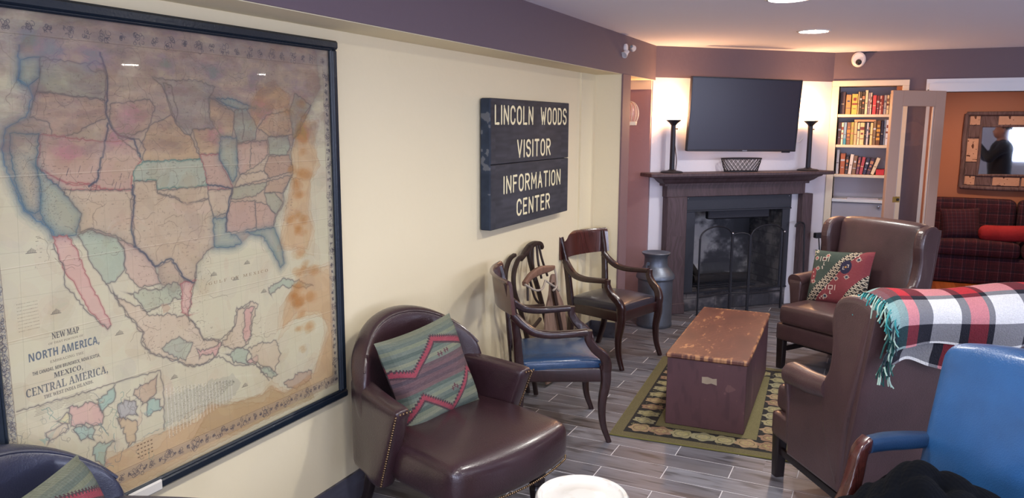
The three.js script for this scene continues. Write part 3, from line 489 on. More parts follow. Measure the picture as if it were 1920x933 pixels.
// ------------------------------------------------------------------ round-backed leather tub chairs
function tubChair(label, mat, pos, turn) {
  const t = thing('tub_chair', label, 'armchair', pos, turn);       // origin under the middle of the arm fronts; faces +z
  mesh('seat', softBox(0.685, 0.172, 0.63, 0.055, [20, 8, 20], (v) => {
    const f = v.z / 0.32; v.z += 0.055 * (1 - (v.x / 0.35) ** 2) * Math.max(0, f);
    v.x *= f > 0.1 ? 1 : 0.9 + 0.1 * sstep(-0.6, 0.1, f);
    if (v.y > -0.02) v.y += 0.04 * (1 - (v.x / 0.36) ** 2) * (1 - Math.pow(Math.abs(v.z + 0.02) / 0.36, 2)); else v.y -= 0.02 * Math.max(0, f) * (1 - (v.x / 0.35) ** 2) * 0.5;
    v.y += 0.362; v.z -= 0.068;
  }), mat, t);
  const top = (x) => 0.60 + 0.285 * Math.sqrt(Math.max(0, 1 - (x / 0.352) ** 2));
  mesh('backrest', softBox(0.69, 0.5, 0.125, 0.055, [30, 18, 8], (v) => {
    const k = (v.y + 0.25) / 0.5, x = v.x, y = lerp(0.25, top(clamp(x, -0.351, 0.351)), k);
    const zc = -0.43 + 0.15 * Math.pow(Math.abs(x) / 0.345, 2.4);
    const dish = v.z > 0 ? -0.02 * (1 - (x / 0.34) ** 2) * Math.sin(Math.PI * clamp(k, 0, 1)) : 0;
    v.x *= lerp(0.82, 1, sstep(0, 0.75, k)); v.y = y; v.z = v.z + zc + dish - 0.10 * (y - 0.3);
  }), mat, t);
  const backLine = []; for (let i = 0; i <= 30; i++) { const x = -0.325 + 0.65 * i / 30; backLine.push([x, top(x) - 0.018, -0.43 + 0.15 * Math.pow(Math.abs(x) / 0.345, 2.4) - 0.10 * (top(x) - 0.3) + 0.045]); }
  mesh('welt', sweep(backLine, 0.010, 0.010, { n: 60, m: 6, up: V(0, 0, 1) }), mat, t);
  for (const s of [-1, 1]) {
    const arm = mesh('arm', softBox(0.085, 0.43, 0.44, 0.034, [8, 14, 14], (v) => {
      const k = (v.y + 0.215) / 0.43, f = (v.z + 0.22) / 0.44;
      v.z += -0.22 - 0.14 * (1 - k) * sstep(0.2, 1, f);
      const flare = s * (0.02 * f * k - 0.075 * Math.pow(1 - f, 1.6));
      v.x += s * 0.335 + flare;
      v.y = 0.245 + k * (0.375 + 0.03 * (1 - f));
    }), mat, t);
    const nails = []; for (let i = 0; i < 30; i++) { const k = 0.04 + 0.9 * i / 29; const y = 0.255 + k * 0.36; nails.push(new THREE.SphereGeometry(0.0052, 6, 4).translate(s * (0.335 + 0.02 * k + 0.036), y, 0.0 - 0.14 * (1 - k) - 0.007)); }
    for (let i = 0; i < 4; i++) nails.push(new THREE.SphereGeometry(0.0052, 6, 4).translate(s * (0.335 + 0.02 + 0.036 - 0.016 * (i + 0.6)), 0.608, 0.001));
    tag(mesh('nailheads', M(nails), MAT.nail, arm), null, null, null, 'stuff');
    mesh('leg', lathe([[0, 0], [0.016, 0], [0.02, 0.02], [0.03, 0.09], [0.034, 0.13], [0.026, 0.145], [0.036, 0.155], [0.036, 0.17], [0.027, 0.18], [0.038, 0.195], [0.04, 0.245], [0.03, 0.29]], 24, s * 0.265, 0, 0.13), MAT.darkLeg, t);
    mesh('leg', sweep([[s * 0.25, 0.29, -0.35], [s * 0.258, 0.12, -0.385], [s * 0.268, 0, -0.44]], (q) => lerp(0.048, 0.03, q), (q) => lerp(0.048, 0.03, q), { n: 8, m: 16, e: 6, up: V(0, 0, 1) }), MAT.darkLeg, t);
  }
  const nails = []; for (let i = 0; i <= 58; i++) { const x = -0.325 + 0.65 * i / 58; nails.push(new THREE.SphereGeometry(0.0052, 6, 4).translate(x, 0.294 - 0.016 * (1 - (x / 0.35) ** 2), 0.243 + 0.05 * (1 - (x / 0.35) ** 2) - (Math.abs(x) > 0.3 ? (Math.abs(x) - 0.3) * 0.5 : 0))); }
  tag(mesh('nailheads', M(nails), MAT.nail, t), null, null, null, 'stuff');
  return t;
}
const TUB = [-1.478, 0, -2.717], TUBA = R(72.6);
tubChair('burgundy leather tub chair with brass nails between the map and the sign', MAT.leather2, TUB, TUBA);
tubChair('navy leather tub chair cut off below the wall map', MAT.navy, [-1.545, 0, -1.19], R(108));

// woven cushions with stepped zigzags
const kilim = canvasTex(1024, 1024, (x, W, H) => {
  const bands = ['#8f9c8b', '#7e8e84', '#6f827c', '#8a9783', '#7a8b84', '#5f746f', '#75877f', '#929d89', '#7d8d85', '#6c5b64', '#7a6169', '#5d5260', '#735c66', '#66545f', '#7a6369', '#5f746f', '#7b8d85', '#8d9a88', '#70837d', '#5c726d', '#84927f', '#94a08c', '#7c8c83', '#6b7f79', '#8a9884'];
  bands.forEach((c, i) => { x.fillStyle = c; x.fillRect(0, i * H / 25, W, H / 25 + 1); });
  const zig = (yA, yB, xs, w, c, step) => { x.fillStyle = c; for (let i = 0; i < W; i += step) { let k = 0; while (k < xs.length - 2 && i > xs[k + 1]) k++; const t = clamp((i - xs[k]) / (xs[k + 1] - xs[k]), 0, 1), y = k % 2 ? lerp(yB, yA, t) : lerp(yA, yB, t), j = (i / step) & 1 ? 14 : -6; x.fillRect(i, y - w / 2 - j, step + 1, w + j * 2); } };
  const xsA = [-40, 190, 470, 1060], xsB = [-30, 150, 640, 980, 1200];
  const draw = (ys, xs, w, c) => { x.fillStyle = c; const st = 14; for (let i = 0; i < W; i += st) { let k = 0; while (k < xs.length - 2 && i > xs[k + 1]) k++; const t = clamp((i - xs[k]) / (xs[k + 1] - xs[k]), 0, 1), y = lerp(ys[k], ys[k + 1], t), j = (i / st) & 1 ? 15 : 0; x.fillRect(i, y - w / 2 - j, st + 1, w + j); } };
  draw([340, 440, 150, 330], [-60, 190, 560, 1060], 92, '#54404a'); draw([340, 440, 150, 330], [-60, 190, 560, 1060], 46, '#a9495e');
  draw([900, 690, 960, 610, 720], [-60, 200, 560, 900, 1080], 92, '#54404a'); draw([900, 690, 960, 610, 720], [-60, 200, 560, 900, 1080], 46, '#a9495e');
  x.fillStyle = '#6d4552'; for (const [a, b] of [[560, 330], [600, 330], [660, 320], [700, 320], [640, 720], [610, 745], [670, 745]]) { x.fillRect(a - 18, b - 6, 36, 12); x.fillRect(a - 7, b - 26, 14, 52); }
  for (let i = 0; i < 9000; i++) { x.globalAlpha = 0.08; x.fillStyle = rnd() < 0.5 ? '#ffffff' : '#202020'; x.fillRect(rnd() * W, rnd() * H, rr(10, 60), 2); }
  x.globalAlpha = 1;
});
const weave = tex(256, 256, (u, v) => 0.5 + 0.25 * Math.sin(u * 2 * Math.PI * 40) + 0.25 * Math.sin(v * 2 * Math.PI * 60));
const kilimMat = std('#c8beb4', 0.95, { map: kilim, bumpMap: weave, bumpScale: 0.0012 });
const placeLocal = (base, turn, x, y, z) => [base[0] + Math.cos(turn) * x + Math.sin(turn) * z, y, base[2] - Math.sin(turn) * x + Math.cos(turn) * z];
function cushion(name, label, w, h, th, mat, pos, turn, lean, roll, group) {
  const t = new THREE.Group(); t.name = numbered(name); scene.add(t); tag(t, label, 'cushion', group);
  t.position.set(...pos); t.rotation.set(lean, turn, roll, 'YXZ');
  const [f, b] = pillowGeo(w, h, th); mesh('cover', M(f, b), mat, t); return t;
}
cushion('throw_pillow', 'sage green woven pillow with pink zigzags on the burgundy tub chair', 0.44, 0.42, 0.15, kilimMat, placeLocal(TUB, TUBA, -0.03, 0.635, -0.235), TUBA, R(-20), R(7));
cushion('throw_pillow', 'green and pink woven pillow on the navy tub chair', 0.42, 0.40, 0.15, kilimMat, placeLocal([-1.545, 0, -1.19], R(108), 0.0, 0.625, -0.235), R(108), R(-24), R(2));

// ------------------------------------------------------------------ wing chairs
function wingChair(label, mat, pos, turn) {
  const t = thing('wing_chair', label, 'armchair', pos, turn);       // origin in the middle of the four legs; faces +z
  mesh('seat_cushion', softBox(0.60, 0.135, 0.58, 0.035, [16, 6, 16], (v) => { if (v.z > 0.1) v.x *= 1.0; if (v.y > 0) v.y += 0.025 * (1 - (v.x / 0.31) ** 2) * (1 - (v.z / 0.3) ** 2); v.y += 0.395; v.z += 0.03; }), mat, t);
  mesh('seat_rail', softBox(0.65, 0.13, 0.60, 0.022, [10, 5, 10], (v) => { v.y += 0.268; v.z += 0.005; }), mat, t);
  mesh('backrest', softBox(0.60, 0.70, 0.13, 0.05, [18, 18, 6], (v) => {
    const k = (v.y + 0.35) / 0.7; if (v.z > 0) v.z += 0.035 * (1 - (v.x / 0.3) ** 2) * Math.sin(Math.PI * clamp(k, 0.1, 1)); if (k > 0.5) v.y += 0.015 * (1 - (v.x / 0.3) ** 2) * (k - 0.5) * 2; v.x *= 1 + 0.06 * k; v.y += 0.69; v.z += -0.285 - 0.12 * k;
  }), mat, t);
  mesh('back_panel', softBox(0.735, 0.80, 0.045, 0.012, [8, 10, 3], (v) => { const k = (v.y + 0.4) / 0.8; v.y += 0.61; v.z += -0.315 - 0.145 * k; }), mat, t);
  for (const s of [-1, 1]) {
    const low = extrude([[-0.335, 0.205], [0.065, 0.205], [0.075, 0.40], [0.07, 0.585], [0.0, 0.60], [-0.16, 0.60], [-0.36, 0.6]].map(([a, b]) => [-a, b]), 0.07, 0.016);
    low.rotateY(Math.PI / 2); low.translate(s * 0.345 - 0.035, 0, 0);
    mesh('side_panel', low, mat, t);
    const wing = extrude(spline([[0.325, 0.22], [0.36, 0.5], [0.435, 0.86], [0.45, 1.005], [0.40, 1.035], [0.32, 1.035], [0.245, 1.005], [0.215, 0.92], [0.225, 0.80], [0.21, 0.70], [0.165, 0.62], [0.16, 0.56], [0.2, 0.42]], 60, true), 0.075, 0.026, 4);
    wing.rotateY(Math.PI / 2); { const p = wing.attributes.position; for (let i = 0; i < p.count; i++) { const z = p.getZ(i), y = p.getY(i), f = sstep(0.55, 0.95, y); p.setX(i, p.getX(i) + s * (0.02 * f * sstep(-0.45, -0.15, z) - 0.012 * f)); } wing.computeVertexNormals(); } wing.translate(s * 0.345 - 0.0375, 0, 0);
    mesh('wing', wing, mat, t);
    const roll = mesh('arm', sweep([[s * 0.362, 0.588, 0.075], [s * 0.362, 0.592, 0.02], [s * 0.36, 0.596, -0.08], [s * 0.352, 0.61, -0.2]], (q) => 0.115 - 0.02 * q, (q) => 0.105 - 0.015 * q, { n: 16, m: 20, e: 2.2 }), mat, t);
    mesh('scroll_front', softBox(0.085, 0.34, 0.03, 0.014, [6, 8, 3], (v) => { const k = (v.y + 0.17) / 0.34; v.x *= 0.8 + 0.5 * k * k; v.y += 0.43; v.x += s * (0.345 + 0.012 * k * k); v.z += 0.07; }), mat, roll);
    mesh('leg', sweep([[s * 0.29, 0.23, 0.27], [s * 0.29, 0.0, 0.27]], (q) => lerp(0.056, 0.046, q), (q) => lerp(0.056, 0.046, q), { n: 1, m: 16, e: 9, curve: false, up: V(0, 0, 1) }), MAT.darkLeg, t);
    mesh('leg', sweep([[s * 0.29, 0.23, -0.27], [s * 0.29, 0.12, -0.28], [s * 0.29, 0.0, -0.33]], 0.044, 0.044, { n: 6, m: 16, e: 9, up: V(0, 0, 1) }), MAT.darkLeg, t);
    mesh('stretcher', bar([s * 0.29, 0.135, 0.27], [s * 0.29, 0.125, -0.285], 0.022, 0.036), MAT.darkLeg, t);
  }
  mesh('stretcher', bar([-0.29, 0.132, 0.03], [0.29, 0.132, 0.03], 0.022, 0.036), MAT.darkLeg, t);
  mesh('stretcher', bar([-0.29, 0.13, -0.285], [0.29, 0.13, -0.285], 0.022, 0.036), MAT.darkLeg, t);
  return t;
}
const W1 = [-0.185, 0, -5.715], W1A = R(-31.5), W2 = [0.0236, 0.0, -3.7738], W2A = R(-143.6);
wingChair('brown leather wing chair facing the room with a red patterned pillow', MAT.leather, W1, W1A);
wingChair('brown leather wing chair seen from behind with a plaid throw', MAT.leather, W2, W2A);

const kilim2 = canvasTex(1024, 1024, (x, W, H) => {
  x.fillStyle = '#4e5c56'; x.fillRect(0, 0, W, H);
  const band = (d0, d1, c) => { x.fillStyle = c; x.beginPath(); x.moveTo(d0, H); x.lineTo(d0 + W * 0.68, 0); x.lineTo(d1 + W * 0.68, 0); x.lineTo(d1, H); x.fill(); };
  band(-700, 0, '#46574f'); band(0, 190, '#2f2a30'); band(190, 620, '#93424a'); band(620, 800, '#33302f'); band(800, 1300, '#46574f');
  const hooks = (d, n, c) => { x.strokeStyle = c; x.lineWidth = 15; x.lineJoin = 'miter'; for (let k = 0; k < n; k++) { const t = (k + 0.5) / n, a = d + t * W * 0.68, b = H * (1 - t); x.save(); x.translate(a, b); x.rotate(-0.81); x.beginPath(); x.moveTo(-32, -42); x.lineTo(-32, 4); x.lineTo(24, 4); x.moveTo(-8, 4); x.lineTo(-8, 46); x.lineTo(30, 46); x.moveTo(12, -42); x.lineTo(12, -20); x.lineTo(34, -20); x.stroke(); x.restore(); } };
  hooks(50, 17, '#e3d7bd'); hooks(130, 17, '#cfc3ab'); hooks(670, 17, '#e3d7bd'); hooks(745, 17, '#cfc3ab'); hooks(-610, 17, '#e3d7bd');
  const gem = (a, b, r0, c1, c2) => { x.fillStyle = c1; x.beginPath(); x.ellipse(a, b, r0 * 0.8, r0 * 1.15, 0, 0, 7); x.fill(); x.strokeStyle = '#d8ccc4'; x.lineWidth = 12; x.beginPath(); x.moveTo(a - 40, b - 10); x.lineTo(a - 40, b + 45); x.lineTo(a - 10, b + 45); x.moveTo(a + 40, b + 10); x.lineTo(a + 40, b - 45); x.lineTo(a + 10, b - 45); x.stroke(); x.fillStyle = c2; x.fillRect(a - 18, b - 18, 36, 36); };
  gem(690, 330, 115, '#2b2748', '#b88a52'); 
  const star = (a, b) => { x.strokeStyle = '#e6ddd0'; x.lineWidth = 13; x.strokeRect(a - 34, b - 34, 68, 68); x.beginPath(); x.moveTo(a - 80, b - 50); x.lineTo(a - 80, b + 50); x.moveTo(a + 80, b - 50); x.lineTo(a + 80, b + 50); x.moveTo(a, b + 60); x.lineTo(a, b + 120); x.lineTo(a + 26, b + 120); x.stroke(); x.fillStyle = '#6a3038'; x.fillRect(a - 20, b - 20, 40, 40); };
  star(480, 730); star(280, 190); x.fillStyle = '#9d4650'; x.beginPath(); x.ellipse(110, 520, 60, 150, 0, 0, 7); x.fill(); x.fillStyle = '#e6ddd0'; for (const [a, b] of [[90, 440], [120, 520], [95, 600], [780, 110], [820, 80], [850, 120], [250, 330], [260, 360], [330, 900], [360, 930], [300, 930]]) x.fillRect(a, b, 20, 30);
  for (const [a, b, c] of [[560, 560, 0], [400, 900, 0], [860, 180, 0], [740, 520, 0], [180, 380, 1], [330, 120, 1], [120, 180, 1], [930, 850, 1], [860, 950, 1], [150, 640, 1]]) { x.fillStyle = c ? '#b5605f' : '#37435a'; x.fillRect(a - 26, b - 26, 52, 52); x.strokeStyle = '#e0d5c2'; x.lineWidth = 9; x.strokeRect(a - 26, b - 26, 52, 52); x.beginPath(); x.moveTo(a - 50, b); x.lineTo(a - 30, b); x.moveTo(a + 30, b); x.lineTo(a + 50, b); x.moveTo(a, b - 50); x.lineTo(a, b - 30); x.moveTo(a, b + 30); x.lineTo(a, b + 50); x.stroke(); }
  for (let i = 0; i < 6000; i++) { x.globalAlpha = 0.07; x.fillStyle = rnd() < 0.5 ? '#ffffff' : '#101010'; x.fillRect(rnd() * W, rnd() * H, rr(8, 40), 2); } x.globalAlpha = 1;
});
cushion('throw_pillow', 'red and green diagonal kilim pillow on the wing chair by the fireplace', 0.46, 0.40, 0.14, std('#dcd6d2', 0.95, { map: kilim2, bumpMap: weave, bumpScale: 0.0012 }), placeLocal(W1, W1A, -0.09, 0.645, -0.05), W1A, R(-20), R(6));

// plaid throw over the second wing chair
const PL_WARP = [[0, '#2e7d7c'], [0.05, '#2c5f5c'], [0.10, '#d23440'], [0.17, '#1d1d28'], [0.26, '#f6f4ee'], [0.425, '#1d1d28'], [0.475, '#cc2834'], [0.58, '#1d1d28'], [0.615, '#f6f4ee'], [0.80, '#1d1d28'], [0.92, '#d23440']];
const PL_WEFT = [[0, '#f6f4ee'], [0.20, '#1d1d28'], [0.28, '#f6f4ee'], [0.43, '#cc2834'], [0.60, '#1d1d28'], [0.645, '#f6f4ee'], [0.86, '#1d1d28'], [0.985, '#f6f4ee']];
const stripe = (L, t) => { let c = L[0][1]; for (const [a, q] of L) if (t >= a) c = q; return hex(c); };
const plaidTex = tex(1024, 1024, (u, v) => { const a = stripe(PL_WARP, u), b = stripe(PL_WEFT, v), tw = ((Math.floor(u * 1024 / 3) + Math.floor(v * 1024 / 3)) % 2) ? 0.72 : 0.28; return mixc(a, b, lerp(tw, 0.5, 0.35)).map((q) => q * (0.94 + 0.1 * noise(u * 300, v * 300, 1))); }, { srgb: true });
const plaidMat = std('#efefef', 1, { map: plaidTex, side: THREE.DoubleSide, bumpMap: grainBump, bumpScale: 0.003 });
{
  const t = thing('plaid_throw', 'red, white and black plaid wool throw with teal fringe over the chair back', 'blanket', W2, W2A);
  const prof = (q) => { // over the chair's top: from the sitter's side, up, over and down behind
    const P = [[-0.30, 0.90], [-0.32, 0.97], [-0.345, 1.018], [-0.39, 1.036], [-0.45, 1.028], [-0.494, 0.99], [-0.495, 0.92], [-0.485, 0.84], [-0.47, 0.76]];
    const f = q * (P.length - 1), i = Math.min(P.length - 2, Math.floor(f)), u = f - i; const g = (k, c) => P[clamp(k, 0, P.length - 1)][c];
    return [0, 1].map((c) => 0.5 * (2 * g(i, c) + (g(i + 1, c) - g(i - 1, c)) * u + (2 * g(i - 1, c) - 5 * g(i, c) + 4 * g(i + 1, c) - g(i + 2, c)) * u * u + (3 * g(i, c) - g(i - 1, c) - 3 * g(i + 1, c) + g(i + 2, c)) * u * u * u));
  };
  const shell = (x0, x1, q0, q1, out, ph) => {
    const at = (u, v, o) => { const x = lerp(x0, x1, u), q = lerp(q0, q1, v), [z, y] = prof(q), hang = sstep(0.5, 0.9, q); const k = out + o + 0.006 * Math.sin(u * 17 + ph) * hang + 0.008 * Math.sin(u * 7 + ph + v * 3) + 0.012 * hang * Math.sin(u * 11 + ph);
      const edge = 0.4 * sstep(0.28, 0.345, x); const n = Math.hypot(z + 0.39, y - 0.95) || 1; return [x + 0.004 * Math.sin(v * 9), y + k * (y - 0.95) / n - 0.05 * edge + 0.012 * Math.sin(u * 5 + 1) * hang, z + k * (z + 0.39) / n]; };
    const a = surf(60, 36, (u, v) => at(u, v, 0.006)), b = surf(60, 36, (u, v) => at(1 - u, v, -0.004)); { const uv = b.attributes.uv; for (let i = 0; i < uv.count; i++) uv.setX(i, 1 - uv.getX(i)); } return M(a, b);
  };
  const upper = shell(0.345, -0.375, 0, 0.80, 0.03, 0.4), lower = shell(0.335, -0.06, 0.68, 0.925, 0.006, 0.4);
  { const uv = lower.attributes.uv; for (let i = 0; i < uv.count; i++) uv.setXY(i, 0.16 + uv.getX(i) * 0.52, 0.80 + uv.getY(i) * 0.198); }
  mesh('upper_fold', upper, plaidMat, t); mesh('lower_fold', lower, plaidMat, t);
  const sets = { '#3a8f90': [], '#1f4e4a': [], '#a9c3b4': [], '#23303a': [] }, cols = Object.keys(sets);
  for (let i = 0; i < 150; i++) { const q = 0.14 + 0.76 * rnd(), [z, y] = prof(Math.min(1, q)), d = q > 1 ? (q - 1) * 0.6 : 0; const n = Math.hypot(z + 0.39, y - 0.95), oz = (z + 0.39) / n * 0.036, oy = (y - 0.95) / n * 0.036; const p0 = [0.335 + rr(-0.035, 0.012), y + oy - 0.012 - d, z + oz], L = rr(0.045, 0.085), w = rr(-0.02, 0.02);
    const c = q < 0.4 ? cols[rnd() < 0.7 ? 0 : 2] : q < 0.62 ? cols[rnd() < 0.75 ? 0 : 2] : cols[[1, 1, 3, 2][Math.floor(rnd() * 4)]];
    sets[c].push(wire([p0, [p0[0] + 0.02, p0[1] - L * 0.3, p0[2] + w * 0.4 - 0.008], [p0[0] + 0.026, p0[1] - L * 0.7, p0[2] + w - 0.012], [p0[0] + 0.022 + rr(-0.01, 0.01), p0[1] - L, p0[2] + w * 1.6 - 0.012]], 0.0028, 5, 4)); }
  for (const c of cols) tag(mesh('fringe', M(sets[c]), std(c, 1), t), null, null, null, 'stuff');
}

// ------------------------------------------------------------------ blue leather armchair with wooden arm supports
const B0 = [0.33, 0, -2.59], BA = R(-40);
{
  const t = thing('library_armchair', 'bright blue leather armchair with a curved red-brown wooden arm support', 'armchair', B0, BA);
  mesh('backrest', softBox(0.66, 0.62, 0.11, 0.045, [22, 18, 6], (v) => { const k = (v.y + 0.31) / 0.62; if (v.z > 0) v.z += 0.03 * (1 - (v.x / 0.34) ** 2) * Math.sin(Math.PI * clamp(k, 0, 1)); if (k > 0.4) v.y += 0.05 * (1 - (v.x / 0.34) ** 2) * (k - 0.4) / 0.6; v.y += 0.645; v.z += -0.15 - 0.12 * k; }), MAT.blue, t);
  mesh('seat', softBox(0.64, 0.13, 0.62, 0.04, [18, 6, 18], (v) => { if (v.y > 0) v.y += 0.03 * (1 - (v.x / 0.33) ** 2) * (1 - (v.z / 0.33) ** 2); v.y += 0.375; v.z += 0.09; }), MAT.blue, t);
  mesh('seat_rail', M(bar([-0.3, 0.30, 0.38], [0.3, 0.30, 0.38], 0.03, 0.06), bar([-0.3, 0.30, -0.2], [0.3, 0.30, -0.2], 0.03, 0.06), bar([-0.3, 0.30, 0.38], [-0.3, 0.30, -0.2], 0.03, 0.06), bar([0.3, 0.30, 0.38], [0.3, 0.30, -0.2], 0.03, 0.06)), MAT.redwood, t);
  for (const s of [-1, 1]) {
    mesh('arm_pad', sweep([[s * 0.325, 0.655, 0.11], [s * 0.327, 0.652, 0.03], [s * 0.325, 0.642, -0.06], [s * 0.318, 0.63, -0.17]], (q) => 0.056 + 0.008 * Math.sin(q * 3.1), (q) => 0.05 + 0.008 * Math.sin(q * 3.1), { n: 14, m: 16, e: 3 }), MAT.padBlue, t);
    mesh('arm_support', sweep([[s * 0.326, 0.668, 0.10], [s * 0.327, 0.64, 0.135], [s * 0.327, 0.58, 0.15], [s * 0.326, 0.50, 0.175], [s * 0.323, 0.42, 0.235], [s * 0.318, 0.36, 0.32], [s * 0.31, 0.32, 0.37]], (q) => 0.045 + 0.006 * q, (q) => 0.05 + 0.012 * q, { n: 30, m: 16, e: 5, up: V(0, 0.2, 1).normalize() }), MAT.redwood, t);
    mesh('leg', sweep([[s * 0.305, 0.31, 0.37], [s * 0.305, 0, 0.37]], (q) => lerp(0.055, 0.04, q), (q) => lerp(0.055, 0.04, q), { n: 1, m: 16, e: 8, curve: false, up: V(0, 0, 1) }), MAT.redwood, t);
    mesh('leg', sweep([[s * 0.29, 0.31, -0.2], [s * 0.29, 0.15, -0.23], [s * 0.29, 0, -0.32]], 0.042, 0.042, { n: 6, m: 16, e: 8, up: V(0, 0, 1) }), MAT.redwood, t);
  }
}
{ // dark jacket heaped on the blue seat
  const fab = phys('#0a0d14', 1, { specularIntensity: 0.25, bumpMap: weave, bumpScale: 0.002, map: wearMap });
  const t = thing('jacket', 'black jacket heaped on the blue leather armchair', 'jacket', placeLocal(B0, BA, -0.02, 0.462, 0.10), BA);
  const heap = surf(90, 90, (u, v) => {                     // cloth heaped up: broad humps with creases that run off them
    const x = (u - 0.5) * 0.66, z = (v - 0.5) * 0.62, e = Math.max(Math.abs(2 * u - 1), Math.abs(2 * v - 1)), r0 = Math.hypot(2 * u - 1, 2 * v - 1);
    const h = (cx, cz, s, a) => a * Math.exp(-((x - cx) ** 2 + (z - cz) ** 2) / (s * s));
    const wx = x + 0.05 * Math.sin(9 * z + 1), wz = z + 0.05 * Math.sin(8 * x + 2), cr = (q, w) => { const k = Math.abs(Math.sin(q)); return w * Math.pow(k, 0.8); };
    let y = h(0.06, -0.13, 0.17, 0.17) + h(-0.16, 0.06, 0.13, 0.07) + h(0.2, 0.08, 0.14, 0.09) + h(-0.08, -0.12, 0.12, 0.06);
    y += cr(16 * wx + 9 * wz, 0.03) + cr(7 * wx - 19 * wz + 1, 0.026) + cr(11 * Math.hypot(wx - 0.05, wz + 0.1) * 2.4, 0.02) + 0.01 * Math.sin(14 * x) * Math.sin(13 * z);
    const k = 1 - sstep(0.62 + 0.1 * Math.sin(5 * Math.atan2(z, x)), 0.98, Math.max(e * 0.9, r0 * 0.86)); const sh = 1 + 0.04 * Math.sin(6 * Math.atan2(z, x));
    return [x * sh, -0.03 + (y + 0.05) * k, z * sh];
  });
  heap.scale(1, 1, -1); { const ix = heap.index.array; for (let i = 0; i < ix.length; i += 3) { const q = ix[i]; ix[i] = ix[i + 1]; ix[i + 1] = q; } heap.computeVertexNormals(); }
  fab.side = THREE.DoubleSide; mesh('folds', heap, fab, t);
  mesh('sleeve', sweep([[-0.24, 0.03, 0.16], [-0.1, 0.09, 0.2], [0.06, 0.11, 0.17], [0.2, 0.10, 0.05], [0.26, 0.03, -0.08]], (q) => 0.12 + 0.02 * Math.sin(q * 17), (q) => 0.075 + 0.012 * Math.sin(q * 23), { n: 40, m: 18 }), fab, t);
  mesh('drawstring', wire([[-0.10, 0.135, 0.17], [-0.08, 0.142, 0.185], [-0.05, 0.14, 0.205]], 0.0022, 12, 6), std('#e8e8ec', 0.8), t);
}
// ------------------------------------------------------------------ wall map and carved sign
{
  const t = thing('wall_map', 'large antique North America map in a thin black frame', 'map', [WX + 0.012, 1.2735, -1.895], Math.PI / 2);   // local x runs along the wall away from the camera's left, z out
  const W = 1.41, H = 1.443;
  mesh('map_sheet', new THREE.PlaneGeometry(W, H).translate(0, 0, 0.004), std('#ffffff', 0.75, { map: mapTex, bumpMap: grainBump, bumpScale: 0.0004 }), t);
  mesh('backing', box(W + 0.02, H + 0.02, 0.008, 0, 0, -0.002), std('#8a7a62', 0.9), t);
  for (const s of [-1, 1]) {
    mesh('frame_rail', M(bevelBox(W + 0.086, 0.036, 0.034, 0.008, 0, s * (H / 2 + 0.017), 0.008), bevelBox(W + 0.01, 0.012, 0.014, 0.005, 0, s * (H / 2 - 0.002), 0.016)), MAT.blackFrame, t);
    mesh('frame_stile', M(bevelBox(0.036, H, 0.034, 0.008, s * (W / 2 + 0.017), 0, 0.008), bevelBox(0.012, H, 0.014, 0.005, s * (W / 2 - 0.002), 0, 0.016)), MAT.blackFrame, t);
  }
  mesh('glass', new THREE.PlaneGeometry(W, H).translate(0, 0, 0.014), phys('#ffffff', 0.02, { transmission: 1, thickness: 0, ior: 1.5 }), t);
  mesh('white_tape', bevelBox(0.135, 0.042, 0.04, 0.008, -0.30 + 0.0, -(H / 2 + 0.017), 0.0085), std('#ded9cf', 0.7), t).userData.label = 'strip of white tape around the frame';
}
const LETTERS = { // routed single strokes in a 1 x 1 cell
  L: [[[0, 1], [0, 0], [1, 0]]], I: [[[0.5, 0], [0.5, 1]]], N: [[[0, 0], [0, 1], [1, 0], [1, 1]]], V: [[[0, 1], [0.5, 0], [1, 1]]], T: [[[0, 1], [1, 1]], [[0.5, 1], [0.5, 0]]],
  F: [[[0, 0], [0, 1], [1, 1]], [[0, 0.54], [0.8, 0.54]]], E: [[[1, 1], [0, 1], [0, 0], [1, 0]], [[0, 0.53], [0.82, 0.53]]], M: [[[0, 0], [0, 1], [0.5, 0.35], [1, 1], [1, 0]]], W: [[[0, 1], [0.27, 0], [0.5, 0.72], [0.73, 0], [1, 1]]],
  A: [[[0, 0], [0.5, 1], [1, 0]], [[0.2, 0.36], [0.8, 0.36]]],
};
const arc = (cx, cy, rx, ry, a0, a1, n = 16) => Array.from({ length: n + 1 }, (_, i) => { const a = R(lerp(a0, a1, i / n)); return [cx + rx * Math.cos(a), cy + ry * Math.sin(a)]; });
LETTERS.O = [[...arc(0.5, 0.7, 0.5, 0.3, 0, 180), ...arc(0.5, 0.3, 0.5, 0.3, 180, 360), [1, 0.7]]];
LETTERS.C = [[...arc(0.5, 0.7, 0.5, 0.3, 10, 180), ...arc(0.5, 0.3, 0.5, 0.3, 180, 350)]];
LETTERS.D = [[[0, 0], [0, 1], [0.45, 1], ...arc(0.45, 0.68, 0.55, 0.32, 90, 0), ...arc(0.45, 0.32, 0.55, 0.32, 0, -90), [0, 0]]];
LETTERS.S = [[...arc(0.5, 0.76, 0.48, 0.24, 15, 255), ...arc(0.5, 0.26, 0.48, 0.26, 80, -165)]];
LETTERS.R = [[[0, 0], [0, 1], [0.5, 1], ...arc(0.5, 0.75, 0.48, 0.25, 90, -90), [0, 0.5]], [[0.45, 0.5], [1, 0]]];
